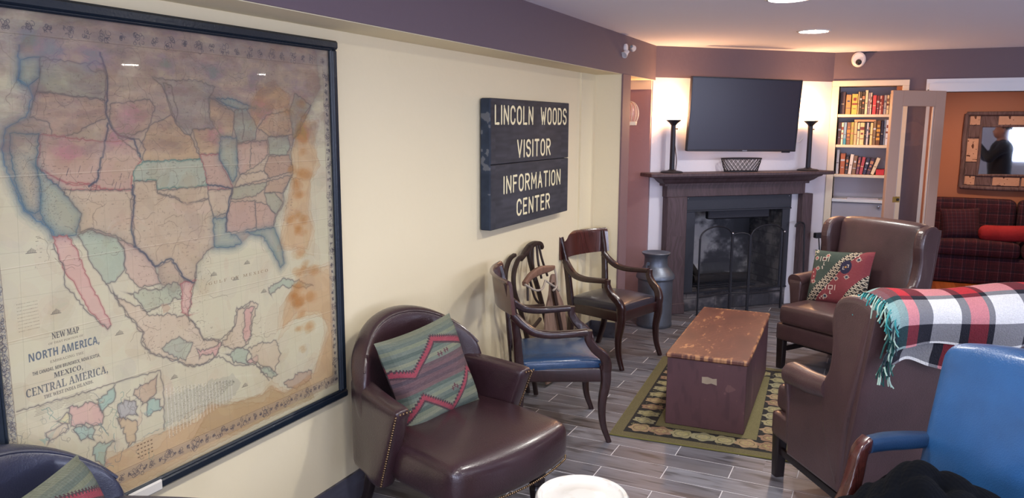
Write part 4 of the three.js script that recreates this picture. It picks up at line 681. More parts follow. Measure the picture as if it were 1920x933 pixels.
{
  const boardMap = tex(512, 512, (u, v) => { const w = fbm(u, v, 4, 3), g = fbm(u * 0.12 + 0.05 * w, v, 60, 3, 1), k = fbm(u, v, 6, 4, 2); return mixc(hex('#3b3d45'), hex('#74747b'), clamp(g * 0.7 + k * 0.5 - 0.25, 0, 1)); }, { srgb: true });
  const edgeMap = tex(256, 256, (u, v) => { const k = fbm(u, v, 20, 4, 2); return k > 0.70 ? hex('#7d7c7c') : mixc(hex('#27313f'), hex('#46505e'), k); }, { srgb: true });
  const face = std('#b4b4ba', 0.8, { map: boardMap, bumpMap: boardMap, bumpScale: 0.003 });
  const t = thing('wooden_sign', 'dark carved wooden visitor information sign with pale yellow lettering', 'sign', [WX + 0.005, 0, 0], 0);
  // boards stand against the wall: x out of the wall, z along it
  const board = (y0, y1) => bevelBox(0.062, y1 - y0, 1.195, 0.004, 0.034, (y0 + y1) / 2, -4.539);
  mesh('board', board(1.469, 1.843), face, t); mesh('board', board(1.092, 1.4655), face, t);
  mesh('board_end', M(bevelBox(0.06, 0.745, 0.014, 0.004, 0.034, 1.4675, -3.937)), std('#c8ccd4', 0.85, { map: edgeMap, bumpMap: edgeMap, bumpScale: 0.002 }), t);
  const yel = std('#f2e7bc', 0.6, { bumpMap: grainBump, bumpScale: 0.0008 });
  const rows = [['LINCOLN WOODS', 1.808, 1.693, -3.99, -5.093, 0.016], ['VISITOR', 1.607, 1.494, -4.29, -4.813, 0.016], ['INFORMATION', 1.397, 1.288, -4.105, -4.995, 0.015], ['CENTER', 1.246, 1.139, -4.288, -4.812, 0.0155]];
  const wid = { I: 0.0, W: 1.35, M: 1.2, ' ': 1.15, L: 0.82, E: 0.82, F: 0.82 };
  for (const [s, y1, y0, z0, z1, th] of rows) {
    const gap = 0.62; let tot = -gap; for (const c of s) tot += (wid[c] ?? 1) + gap; const k = (Math.abs(z1 - z0) - th) / tot; let a = 0;
    for (const c of s) {
      const w = wid[c] ?? 1; if (c !== ' ') {
        const g = LETTERS[c].map((st) => { const p = st.map(([x, y]) => V(0.0648, y0 + th / 2 + y * (y1 - y0 - th), z0 - th / 2 - (a + (c === 'I' ? 0 : x * w)) * k)); const dense = []; p.forEach((q, i) => { if (i) { const n = Math.max(1, Math.round(q.distanceTo(p[i - 1]) / 0.03)); for (let j = 1; j <= n; j++) dense.push(p[i - 1].clone().lerp(q, j / n)); } else dense.push(q); }); return sweep(dense, th, 0.004, { curve: false, m: 10, up: V(1, 0, 0) }); });
        const caps = LETTERS[c].flatMap((st) => st.map(([x, y]) => tr(new THREE.SphereGeometry(th / 2, 10, 6).scale(0.25, 1, 1), 0.0648, y0 + th / 2 + y * (y1 - y0 - th), z0 - th / 2 - (a + (c === 'I' ? 0 : x * w)) * k)));
        mesh('letter', M(g, caps), yel, t);
      }
      a += w + gap;
    }
  }
}

// ------------------------------------------------------------------ fireplace and what stands on it
function fireThing(name, label, cat, s = 0, y = 0, o = 0, group) { return thing(name, label, cat, atFire(s, y, o), DA, group); }
{
  const t = fireThing('fireplace', 'corner fireplace with a dark brown wooden mantel and black metal surround', 'fireplace', 0.88, 0, 0);
  const C = 0.88;
  mesh('shelf', bevelBox(1.90, 0.032, 0.215, 0.006, 0.83 - C, 1.267, 0.1075), MAT.mantel, t);
  // crown: profile along the front with mitred returns
  const prof = [[0.09, 1.165], [0.098, 1.165], [0.10, 1.185], [0.125, 1.20], [0.15, 1.225], [0.175, 1.238], [0.182, 1.251], [0.09, 1.251]];
  { const P = [], q = []; const x0 = 0.085, x1 = 1.585; const ring = prof.map(([o, y]) => [[x0 - (o - 0.09) * 1.0 - 0.0, y, 0.0], [x0 - (o - 0.09), y, o], [x1 + (o - 0.09), y, o], [x1 + (o - 0.09), y, 0.0]].map(([a, b, c]) => [a - C, b, c]));
    for (let i = 0; i < prof.length - 1; i++) for (let k = 0; k < 3; k++) { const a = ring[i][k], b = ring[i][k + 1], c = ring[i + 1][k + 1], d = ring[i + 1][k]; P.push(...a, ...b, ...c, ...a, ...c, ...d); }
    const g = new THREE.BufferGeometry(); g.setAttribute('position', new THREE.BufferAttribute(new Float32Array(P), 3)); g.computeVertexNormals(); mesh('crown_moulding', boxUV(g), new THREE.MeshStandardMaterial().copy(MAT.mantel), t).material.side = THREE.DoubleSide; }
  mesh('frieze', bevelBox(1.46, 0.185, 0.085, 0.004, 0.835 - C, 1.157, 0.0425), MAT.mantel, t);
  mesh('pilaster', bevelBox(0.20, 1.066, 0.09, 0.005, 0.213 - C, 0.533, 0.045), MAT.mantel, t);
  mesh('pilaster', bevelBox(0.115, 1.066, 0.09, 0.005, 1.598 - C, 0.533, 0.045), MAT.mantel, t);
  mesh('plinth', bevelBox(0.215, 0.10, 0.10, 0.005, 0.213 - C, 0.05, 0.05), MAT.mantel, t); mesh('plinth', bevelBox(0.13, 0.10, 0.10, 0.005, 1.598 - C, 0.05, 0.05), MAT.mantel, t);
  const f = new THREE.Group(); f.name = 'insert'; f.userData.label = 'black metal surround, sooty firebox and raised hearth'; t.add(f);
  const soot = tex(512, 512, (u, v) => { const k = fbm(u, v, 4, 5, 1), g = fbm(u, v, 24, 3, 2), bj = (v * 9) % 1 < 0.06 || ((u * 5 + (Math.floor(v * 9) % 2) * 0.5) % 1) < 0.035; let c = mixc(hex('#45454b'), hex('#8f8b8a'), sstep(0.42, 0.72, k * 0.8 + g * 0.25)); return bj ? mixc(c, hex('#141416'), 0.35) : c; }, { srgb: true });
  const ash = tex(512, 512, (u, v) => { const d = Math.hypot((u - 0.36) * 1.5, v - 0.5), k = fbm(u, v, 6, 5, 1); let c = mixc(hex('#55555b'), hex('#dedbda'), clamp(sstep(0.42, 0.75, k + 0.35 * (1 - sstep(0.05, 0.42, d)) - 0.06), 0, 1)); return c; }, { srgb: true });
  const sootMat = std('#d0d0d4', 0.95, { map: soot, bumpMap: soot, bumpScale: 0.006 }), pl = std('#2a2c36', 0.5, { bumpMap: grainBump, bumpScale: 0.0007 });
  mesh('surround_plate', M(bevelBox(1.14, 0.125, 0.022, 0.003, 0.885 - C, 0.999, 0.030), bevelBox(0.115, 0.76, 0.018, 0.003, 0.373 - C, 0.556, 0.028), bevelBox(0.085, 0.76, 0.018, 0.003, 1.407 - C, 0.556, 0.028), bevelBox(1.14, 0.014, 0.016, 0.003, 0.885 - C, 0.93, 0.040)), pl, f);
  for (const q of [0.345, 1.42]) mesh('screw', boxUV(new THREE.SphereGeometry(0.007, 8, 6).translate(q - C, 1.045, 0.042)), MAT.chrome, f);
  mesh('slip', bevelBox(0.088, 1.06, 0.03, 0.002, 1.497 - C, 0.53, 0.005), std('#c9c7cf', 0.6), f).userData.label = 'pale plaster strip beside the black metal';
  mesh('slip', bevelBox(0.02, 1.06, 0.03, 0.002, 0.318 - C, 0.53, 0.003), pl, f);
  mesh('firebox', M(bx(0.43 - C, 1.365 - C, 0.17, 0.94, -0.52, -0.48)), std('#e0e0e2', 0.95, { map: ash, bumpMap: soot, bumpScale: 0.006 }), f);
  { const m = f.children[f.children.length - 1].geometry, p = m.attributes.position, uv = m.attributes.uv; for (let i = 0; i < p.count; i++) uv.setXY(i, (p.getX(i) + C - 0.43) / 0.935, (p.getY(i) - 0.17) / 0.77); }
  mesh('firebox_side', M(bx(0.33 - C, 0.43 - C, 0.17, 0.94, -0.5, 0.015), bx(1.365 - C, 1.46 - C, 0.17, 0.94, -0.5, 0.015), bx(0.33 - C, 1.46 - C, 0.92, 1.07, -0.5, 0.0)), sootMat, f);
  mesh('smoke_hood', bevelBox(0.66, 0.085, 0.06, 0.01, 0.92 - C, 0.885, -0.03), MAT.iron, f);
  mesh('hearth', M(bevelBox(1.21, 0.165, 0.50, 0.004, 0.925 - C, 0.083, -0.235)), std('#d8d4da', 0.8, { map: soot }), f);
  mesh('sill_trim', bevelBox(1.14, 0.016, 0.02, 0.003, 0.885 - C, 0.175, 0.03), MAT.iron, f);
  { const lg = std('#2c2728', 0.9, { map: woodMap }); const fl = fireThing('firewood_log', 'charred log lying across the grate behind the screen', 'log', 0.9, 0.235, -0.25, 'charred logs in the firebox'); mesh('bark', sweep([[-0.3, 0.0, 0], [0, 0.01, 0.01], [0.3, -0.0, 0.02]], 0.10, 0.09, { n: 10, m: 12 }), lg, fl);
    const f2 = fireThing('firewood_log', 'charred log leaning in the left of the firebox', 'log', 0.575, 0.37, -0.30); mesh('bark', sweep([[-0.07, 0.16, -0.08], [0.02, 0.0, 0.02], [0.10, -0.14, 0.07]], 0.06, 0.06, { n: 8, m: 10 }), lg, f2);
    const gt = fireThing('fire_grate', 'low black iron grate on the hearth under the logs', 'grate', 0.9, 0.166, -0.25); for (const dz of [-0.12, -0.04, 0.04, 0.12]) mesh('bar', rod([-0.32, 0.012, dz], [0.32, 0.012, dz], 0.008), MAT.iron, gt); }
}
{ // three-fold arched fire screen
  const t = fireThing('fire_screen', 'black folding fire screen with arched mesh panels in front of the hearth', 'fire screen', 0.0, 0, 0);
  const meshTex = tex(64, 64, (u, v) => { const k = (u * 8) % 1 < 0.3 || (v * 8) % 1 < 0.3 ? 1 : 0; return [k, k, k]; }, { rep: [22, 22] });
  const net = std('#3a3a42', 0.6, { metalness: 0.5, opacity: 0.38, alphaMap: meshTex, transparent: true, side: THREE.DoubleSide });
  const panel = (a, b, h, rise) => { // a, b: [s, o] of the two uprights
    const g = new THREE.Group(); g.name = 'panel'; t.add(g);
    const A = V(a[0] * 1, 0, a[1]), B = V(b[0], 0, b[1]), at = (u, y) => { const p = A.clone().lerp(B, u); return [p.x, y, p.z]; };
    const top = (u) => h + rise * Math.sqrt(Math.max(0, 1 - (2 * u - 1) ** 2));
    const out = [at(0, 0.0), at(0, h)]; const arch = []; for (let i = 0; i <= 16; i++) arch.push(at(0.5 - 0.5 * Math.cos(Math.PI * i / 16), top(0.5 - 0.5 * Math.cos(Math.PI * i / 16))));
    mesh('frame', M(rod(at(0, 0), at(0, h), 0.009), rod(at(1, 0), at(1, h), 0.009), wire(arch, 0.007, 24, 8), rod(at(0, 0.17), at(1, 0.17), 0.008), bar(at(0, 0.01), at(0.001, 0.012), 0.03, 0.03)), MAT.iron, g);
    mesh('mesh', surf(12, 8, (u, v) => at(u, lerp(0.17, top(u), v))), net, g);
    return out;
  };
  panel([0.385, 0.21], [0.765, 0.13], 0.70, 0.10); panel([0.775, 0.13], [0.915, 0.19], 0.70, 0.03); panel([0.925, 0.19], [1.30, 0.165], 0.70, 0.10);
  for (const [s, o, y] of [[0.77, 0.13, 0.725], [1.30, 0.165, 0.725]]) mesh('knob', new THREE.SphereGeometry(0.013, 12, 8).translate(s, y, o), MAT.chrome, t);
  for (const [s, o] of [[0.77, 0.13], [1.30, 0.165]]) mesh('hinge_post', rod([s, 0, o + 0.004], [s, 0.72, o + 0.004], 0.011), MAT.iron, t);
}
{ // poker hung by its crook, tool stand
  const t = fireThing('fire_poker', 'black iron poker with a hooked handle against the pale strip', 'poker', 1.47, 0, 0.10);
  mesh('shaft', rod([0.09, 0.0, 0.06], [0.085, 0.72, 0.02], 0.008), MAT.iron, t);
  mesh('crook', wire([[0.085, 0.72, 0.02], [0.082, 0.775, 0.018], [0.05, 0.80, 0.018], [0.0, 0.79, 0.02], [-0.02, 0.76, 0.02]], 0.009, 18, 8), MAT.iron, t);
  const s = fireThing('fireplace_tools', 'dark set of fireplace tools on a stand behind the wing chair', 'fire tools', 1.735, 0, 0.16);
  mesh('base', lathe([[0, 0], [0.09, 0], [0.09, 0.012], [0.03, 0.02], [0.01, 0.03]], 24), MAT.iron, s); mesh('post', rod([0, 0.02, 0], [0, 0.70, 0], 0.009), MAT.iron, s);
  mesh('cross_arm', bevelBox(0.15, 0.05, 0.05, 0.006, -0.015, 0.675, 0), MAT.iron, s);
  mesh('shovel', M(rod([-0.06, 0.66, 0.02], [0.0, 0.16, 0.03], 0.006), bevelBox(0.09, 0.13, 0.012, 0.003, 0.005, 0.12, 0.035)), MAT.iron, s); mesh('brush', M(rod([0.05, 0.66, 0.02], [0.055, 0.2, 0.03], 0.006), box(0.05, 0.13, 0.05, 0.055, 0.14, 0.03)), MAT.iron, s);
}
{ // television
  const t = new THREE.Group(); t.name = 'television'; scene.add(t); tag(t, 'black flat television tilted forward above the mantel', 'television');
  t.position.set(...atFire(0.838, 1.787, 0.125)); t.rotation.set(R(3.4), DA, R(-0.5), 'YXZ');
  mesh('housing', bevelBox(1.135, 0.645, 0.03, 0.006, 0, 0, -0.012), MAT.dark, t);
  mesh('bezel', M(bevelBox(1.135, 0.010, 0.012, 0.003, 0, 0.3175, 0.008), bevelBox(1.135, 0.016, 0.012, 0.003, 0, -0.3145, 0.008), bevelBox(0.010, 0.64, 0.012, 0.003, -0.5625, 0, 0.008), bevelBox(0.010, 0.64, 0.012, 0.003, 0.5625, 0, 0.008)), MAT.dark, t);
  mesh('screen', new THREE.PlaneGeometry(1.116, 0.62).translate(0, 0.001, 0.006), phys('#2f2d3c', 0.3, { specularIntensity: 0.9 }), t);
  mesh('badge', box(0.05, 0.007, 0.002, 0.02, -0.3145, 0.015), MAT.chrome, t);
  mesh('sensor_bar', bevelBox(0.09, 0.012, 0.012, 0.003, 0.47, -0.328, 0.0), MAT.dark, t);
  mesh('wall_mount', M(bevelBox(0.3, 0.25, 0.04, 0.004, 0, 0, -0.045), bevelBox(0.1, 0.1, 0.06, 0.004, 0, 0, -0.085)), MAT.iron, t);
}
const shade = phys('#fff1dc', 0.6, { emissive: new THREE.Color(1, 0.62, 0.30), emissiveIntensity: 6 });
function mantelLamp(s, label, o = 0.105) {
  const t = fireThing('mantel_lamp', label, 'lamp', s, 1.283, o);
  mesh('base', lathe([[0, 0], [0.095, 0], [0.098, 0.007], [0.085, 0.014], [0.04, 0.02], [0.022, 0.03], [0.016, 0.045]], 36), MAT.iron, t);
  mesh('pole', lathe([[0.022, 0.03], [0.021, 0.40], [0.018, 0.42]], 20), MAT.iron, t);
  mesh('cup', lathe([[0.018, 0.405], [0.026, 0.418], [0.042, 0.434], [0.062, 0.45], [0.064, 0.458], [0.048, 0.458], [0.02, 0.445], [0, 0.445]], 32), MAT.iron, t);
  mesh('switch', rod([0.018, 0.38, 0], [0.042, 0.38, 0], 0.006), MAT.iron, t);
  mesh('lamp_shade', lathe([[0.0, 0.452], [0.03, 0.455], [0.042, 0.475], [0.05, 0.51], [0.052, 0.545], [0.046, 0.58], [0.036, 0.60], [0, 0.605]], 32), shade, t);
  const l = new THREE.PointLight(WARM, LAMP_POWER, 0, 2); l.name = 'mantel_lamp_glow'; const p = atFire(s, 1.283 + 0.53, o); l.position.set(...p); l.castShadow = true; l.shadow.radius = 2; scene.add(l);
  mesh('cord', wire([[0.06, 0.008, -0.04], [0.085, 0.006, -0.085], [0.10, 0.09, -0.098], [0.085, 0.2, -0.1], [0.06, 0.33, -0.1], [0.05, 0.44, -0.1]], 0.003, 24, 5), std('#5b4438', 0.6), t);
}
mantelLamp(0.135, 'dark metal lamp with a glowing top on the left end of the mantel');
mantelLamp(1.562, 'dark metal lamp with a glowing top between the television and the bookcase');
{ const t = fireThing('wall_socket', 'small white socket with a looped cord beside the right lamp', 'socket', 1.49, 1.70, 0.003); mesh('plate', bevelBox(0.05, 0.08, 0.012, 0.003, 0, 0, 0.006), MAT.plastic, t); mesh('cord', wire([[0, -0.03, 0.015], [-0.06, -0.07, 0.02], [-0.04, -0.13, 0.02], [0.02, -0.15, 0.02], [0.06, -0.12, 0.02]], 0.004, 20, 6), MAT.plastic, t); }
{ // wire basket
  const t = fireThing('wire_basket', 'empty dark wire basket in the middle of the mantel', 'basket', 0.835, 1.283, 0.11);
  const A = 0.168, B = 0.075, H = 0.115, ell = (a, k) => [(A + 0.035 * k) * Math.cos(a), 0.004 + H * k, (B + 0.02 * k) * Math.sin(a)];
  const ring = (k, r) => { const p = []; for (let i = 0; i <= 40; i++) p.push(ell(i / 40 * 2 * Math.PI, k)); return sweep(p, 2 * r, 2 * r, { n: 60, m: 6 }); };
  mesh('rim', ring(1, 0.0045), MAT.iron, t); mesh('foot_ring', ring(0, 0.004), MAT.iron, t);
  const w = []; for (let i = 0; i < 26; i++) for (const s of [-1, 1]) { const a = i / 26 * 2 * Math.PI; w.push(wire([0, 0.33, 0.66, 1].map((k) => ell(a + s * k * 0.55, k)), 0.0022, 6, 5)); } mesh('lattice', M(w), MAT.iron, t);
}

// ------------------------------------------------------------------ milk can
{
  const zinc = std('#7f8796', 0.45, { metalness: 0.75, bumpMap: grainBump, bumpScale: 0.0006, map: wearMap });
  const t = thing('milk_can', 'grey metal milk can beside the fireplace', 'milk can', [-1.70, 0, -6.39], 1.35);
  mesh('body', lathe([[0, 0.004], [0.145, 0.0], [0.15, 0.01], [0.15, 0.03], [0.146, 0.04], [0.146, 0.40], [0.152, 0.408], [0.163, 0.418], [0.163, 0.435], [0.155, 0.45], [0.13, 0.485], [0.105, 0.51], [0.098, 0.525], [0.096, 0.60], [0.10, 0.607]], 48), zinc, t);
  mesh('lid', lathe([[0.096, 0.59], [0.10, 0.605], [0.118, 0.622], [0.122, 0.63], [0.118, 0.634], [0.09, 0.622], [0, 0.62]], 48), zinc, t);
  for (const s of [-1, 1]) mesh('handle', sweep([[s * 0.145, 0.47, 0], [s * 0.165, 0.52, 0], [s * 0.155, 0.555, 0], [s * 0.115, 0.545, 0]], 0.03, 0.008, { n: 14, m: 8, up: V(0, 0, 1) }), zinc, t);
}

// ------------------------------------------------------------------ trunk and rug
{
  const t = thing('rug', 'olive rug with a black floral border under the trunk', 'rug', [-0.842, 0, -4.751], R(4));
  const W = 0.98, D = 1.585;
  const rugTex = canvasTex(1024, 1656, (x, w, h) => {
    const k = w / W; x.fillStyle = '#665e42'; x.fillRect(0, 0, w, h);
    x.fillStyle = '#1d1a1c'; x.fillRect(0.06 * k, 0.06 * k, w - 0.12 * k, h - 0.12 * k);
    x.fillStyle = '#6e6746'; x.fillRect(0.21 * k, 0.21 * k, w - 0.42 * k, h - 0.42 * k);
    const motif = (a, b, rx, ry, c) => { x.save(); x.translate(a, b); x.rotate(rr(-0.2, 0.2)); x.fillStyle = c; x.beginPath(); for (let i = 0; i <= 40; i++) { const q = i / 40 * 6.283, m = 1 + 0.12 * Math.sin(q * 6 + a); const X = Math.cos(q) * rx * m, Y = Math.sin(q) * ry * m; i ? x.lineTo(X, Y) : x.moveTo(X, Y); } x.fill(); x.strokeStyle = '#5c5638'; x.lineWidth = 4; x.beginPath(); x.ellipse(0, 0, rx * 0.62, ry * 0.62, 0, 0, 7); x.stroke(); x.fillStyle = '#a09468'; for (let i = 0; i < 7; i++) { x.beginPath(); x.ellipse(rx * 0.35 * Math.cos(i * 0.9), ry * 0.35 * Math.sin(i * 0.9), 7, 6, 0, 0, 7); x.fill(); } x.restore(); };
    const cs = ['#8d8668', '#9a8268', '#8f8a70', '#8a6c5a', '#958c6e']; let n = 0;
    for (let a = 0.14; a < W - 0.1; a += 0.117) for (const b of [0.145, D - 0.145]) { motif(a * k, b * k, (n % 2 ? 0.064 : 0.046) * k, (n % 2 ? 0.058 : 0.05) * k, cs[n++ % 5]); }
    for (let b = 0.26; b < D - 0.2; b += 0.118) for (const a of [0.137, W - 0.137]) { motif(a * k, b * k, 0.066 * k, (n % 2 ? 0.052 : 0.044) * k, cs[n++ % 5]); }
    x.strokeStyle = '#8a8358'; x.lineWidth = 5; for (let i = 0; i < 160; i++) { const side = i % 4, a = side < 2 ? rr(0.09, W - 0.09) : (side === 2 ? rr(0.085, 0.205) : W - rr(0.085, 0.205)), b = side < 2 ? (side ? rr(0.085, 0.205) : D - rr(0.085, 0.205)) : rr(0.09, D - 0.09); x.globalAlpha = 0.8; x.beginPath(); x.arc(a * k, b * k, rr(6, 16), rr(0, 6), rr(2, 7)); x.stroke(); }
    for (let i = 0; i < 26000; i++) { x.globalAlpha = 0.10; x.fillStyle = rnd() < 0.5 ? '#c9c08a' : '#1b1810'; x.fillRect(rnd() * w, rnd() * h, 3, rr(2, 9)); } x.globalAlpha = 1;
  });
  const g = new THREE.PlaneGeometry(W - 0.01, D - 0.01, 1, 1).rotateX(-Math.PI / 2).translate(0, 0.0096, 0);
  mesh('pile', g, std('#f0eee6', 1, { map: rugTex, bumpMap: grainBump, bumpScale: 0.002 }), t); mesh('edge', bevelBox(W, 0.0088, D, 0.003, 0, 0.005, 0), std('#6a6436', 1), t);
}
{
  const t = thing('storage_chest', 'long worn brown wooden chest standing on the rug', 'chest', [-0.842, 0.0105, -4.83], R(2.2));
  const paintTex = tex(512, 512, (u, v) => { const k = fbm(u, v, 8, 5, 1), g = fbm(u, v * 0.3, 40, 3, 2); let c = mixc(hex('#5a3c40'), hex('#6d4a4c'), k); c = mixc(c, hex('#4a3036'), 0.4 * sstep(0.55, 0.75, g)); return k > 0.74 ? mixc(c, hex('#8d6a62'), 0.5) : c; }, { srgb: true });
  const lidTex = tex(1024, 1024, (u, v) => {
    const k = fbm(u, v, 6, 5, 1), g = fbm(u, v, 24, 4, 2), e = Math.min(u, 1 - u, (1 - v), v), sc = Math.abs(Math.sin((u * 31 + v * 57) + 8 * fbm(u, v, 3, 3, 3)));
    let c = mixc(hex('#563632'), hex('#74483c'), k); const rub = sstep(0.70, 0.86, g * 0.6 + k * 0.55), edge = (1 - sstep(0.0, 0.035, e - 0.03 * (g - 0.4)));
    c = mixc(c, hex('#c09468'), clamp(0.75 * rub + 0.85 * edge * sstep(0.35, 0.6, g), 0, 1)); if (sc < 0.02 && k > 0.5) c = mixc(c, hex('#c39a78'), 0.7); return c;
  }, { srgb: true });
  const body = std('#e6e0e4', 0.55, { map: paintTex, bumpMap: paintTex, bumpScale: 0.001 });
  const W = 0.435, D = 1.215, H = 0.392;
  mesh('front_board', bevelBox(W, H, 0.02, 0.003, 0, H / 2, D / 2 - 0.01), body, t); mesh('back_board', bevelBox(W, H, 0.02, 0.003, 0, H / 2, -D / 2 + 0.01), body, t);
  for (const s of [-1, 1]) mesh('side_board', bevelBox(0.02, H, D - 0.042, 0.003, s * (W / 2 - 0.01), H / 2, 0), body, t);
  mesh('bottom', box(W - 0.04, 0.02, D - 0.04, 0, 0.02, 0), body, t);
  const lid = bevelBox(W + 0.018, 0.026, D + 0.018, 0.006, 0, H + 0.0135, 0); { const p = lid.attributes.position, uv = lid.attributes.uv; for (let i = 0; i < p.count; i++) uv.setXY(i, p.getX(i) / (W + 0.02) + 0.5, p.getZ(i) / (D + 0.02) + 0.5); }
  mesh('lid', lid, std('#efe4de', 0.42, { map: lidTex, bumpMap: lidTex, bumpScale: 0.0012 }), t);
  const lab = extrude([[-0.04, -0.018], [-0.012, -0.022], [0.012, -0.015], [0.042, -0.022], [0.04, 0.016], [0.018, 0.012], [-0.01, 0.02], [-0.041, 0.017]].map(([a, b]) => [a, b]), 0.004, 0.001); lab.translate(0.02, 0.285, D / 2 - 0.001);
  mesh('escutcheon', lab, std('#b9a68f', 0.7, { map: wearMap }), t);
}

// ------------------------------------------------------------------ old sled and paddle-like board against the wall
{
  const t = thing('wooden_sled', 'antique bentwood sled with a rope handle leaning between two armchairs', 'sled', [-1.93, 0, -4.55], 0);
  const old = std('#a08474', 0.7, { map: woodMap }), bent = std('#3a2824', 0.5, { map: woodMap }), rope = std('#a79a8c', 1);
  const P = (y, z, o = 0) => [-0.14 + o + 0.2 * (1 - y) * 0.6, y, z + 4.55];
  for (const [o, dz] of [[0, 0], [0.06, 0.01]]) mesh('runner', sweep([P(0.01, -4.33, o), P(0.3, -4.30, o), P(0.56, -4.235, o), P(0.70, -4.175, o), P(0.80, -4.19, o), P(0.875, -4.27, o), P(0.89, -4.34, o)].map((q, i) => [q[0], q[1], q[2] + dz]), 0.022, 0.028, { n: 40, m: 10, up: V(1, 0, 0), e: 4 }), bent, t);
  mesh('runner', sweep([P(0.01, -4.72, 0.04), P(0.4, -4.63, 0.04), P(0.62, -4.56, 0.04), P(0.76, -4.50, 0.04), P(0.87, -4.47, 0.04), P(0.93, -4.50, 0.04)], 0.022, 0.03, { n: 40, m: 10, up: V(1, 0, 0), e: 4 }), bent, t);
  mesh('top_yoke', sweep([P(0.862, -4.36, 0.03), P(0.89, -4.43, 0.03), P(0.92, -4.51, 0.03), P(0.93, -4.60, 0.03), P(0.912, -4.68, 0.03), P(0.885, -4.70, 0.03)], 0.03, (q) => 0.026 + 0.022 * Math.sin(q * 3), { n: 30, m: 10, up: V(1, 0, 0), e: 4 }), bent, t);
  for (const [a, b] of [[-4.54, -4.50], [-4.60, -4.60], [-4.63, -4.70]]) mesh('stay', wire([P(0.92, a, 0.04), P(0.82, (a + b) / 2 + 0.015, 0.045), P(0.7, b, 0.05)], 0.008, 14, 8), bent, t);
  mesh('bent_bow', sweep([P(0.60, -4.36, 0.05), P(0.75, -4.40, 0.05), P(0.60, -4.45, 0.06), P(0.56, -4.50, 0.06)], 0.016, 0.016, { n: 24, m: 8 }), bent, t);
  mesh('cross_bar', sweep([P(0.585, -4.24, 0.05), P(0.55, -4.40, 0.05), P(0.52, -4.58, 0.05)], 0.03, 0.035, { n: 12, m: 10, e: 4 }), bent, t);
  mesh('cross_bar', sweep([P(0.40, -4.28, 0.05), P(0.43, -4.44, 0.05), P(0.45, -4.52, 0.05)], 0.02, 0.022, { n: 12, m: 10, e: 4 }), bent, t);
  { const o = spline([[-0.135, 0.02], [-0.13, 0.3], [-0.10, 0.5], [-0.055, 0.60], [-0.02, 0.72], [0.02, 0.72], [0.05, 0.60], [0.105, 0.5], [0.135, 0.3], [0.14, 0.02]], 40); const g = extrude(o, 0.018, 0.004); g.scale(1.45, 1, 1); g.rotateY(Math.PI / 2); g.rotateZ(0.10); g.translate(0.035, 0.0, -0.12); g.rotateX(-0.09); mesh('board', g, old, t); }
  { const p = []; for (let i = 0; i <= 14; i++) { const a = -0.4 + i / 14 * 5.4; p.push([-0.02, 0.036 + 0.03 * Math.sin(a), -0.10 + 0.032 * Math.cos(a)]); } mesh('runner_curl', sweep(p, 0.01, 0.01, { n: 24, m: 8, up: V(1, 0, 0) }), bent, t); }
  mesh('dark_slat', bar(P(0.02, -4.80, 0.1), P(0.66, -4.66, 0.1), 0.012, 0.04, V(0, 0, 1)), bent, t);
  mesh('handle_bar', sweep([P(0.745, -4.19, 0.12), P(0.775, -4.29, 0.12), P(0.785, -4.43, 0.12), P(0.775, -4.57, 0.12), P(0.77, -4.65, 0.12)], 0.03, (q) => 0.03 + 0.024 * Math.sin(Math.PI * q), { n: 26, m: 12, e: 4, up: V(0, 1, 0) }), std('#946f5c', 0.6, { map: woodMap }), t);
  mesh('rope', M(wire([P(0.745, -4.18, 0.13), P(0.70, -4.25, 0.16), P(0.69, -4.36, 0.16), P(0.72, -4.46, 0.14)], 0.007, 20, 6), wire([P(0.765, -4.65, 0.13), P(0.71, -4.62, 0.15), P(0.66, -4.58, 0.16), P(0.64, -4.54, 0.15)], 0.007, 20, 6), wire([P(0.72, -4.46, 0.14), P(0.68, -4.52, 0.16), P(0.645, -4.60, 0.15), P(0.62, -4.64, 0.15)], 0.007, 20, 6)), rope, t);
}

// ------------------------------------------------------------------ white drum stool in front
{
  const t = thing('drum_stool', 'glossy white round stool with a raised rim at the bottom edge', 'stool', [-0.82, 0, -2.26]);
  const mark = tex(512, 512, (u, v) => { const k = fbm(u, v, 5, 4, 1); return mixc(hex('#ffffff'), hex('#e4ddd0'), sstep(0.55, 0.8, k) * 0.6); }, { srgb: true, rep: [3, 3] });
  const w = phys('#e2dfda', 0.22, { map: mark, clearcoat: 0.6, clearcoatRoughness: 0.12 });
  mesh('body', lathe([[0.0, 0.0], [0.12, 0.0], [0.13, 0.02], [0.15, 0.14], [0.158, 0.25], [0.15, 0.38], [0.14, 0.45], [0.14, 0.462]], 56), w, t);
  mesh('top', lathe([[0.138, 0.462], [0.150, 0.466], [0.156, 0.478], [0.154, 0.492], [0.147, 0.50], [0.136, 0.499], [0.131, 0.492], [0.124, 0.488], [0.07, 0.492], [0.05, 0.498], [0.04, 0.499], [0.0, 0.499]], 64), w, t);
}
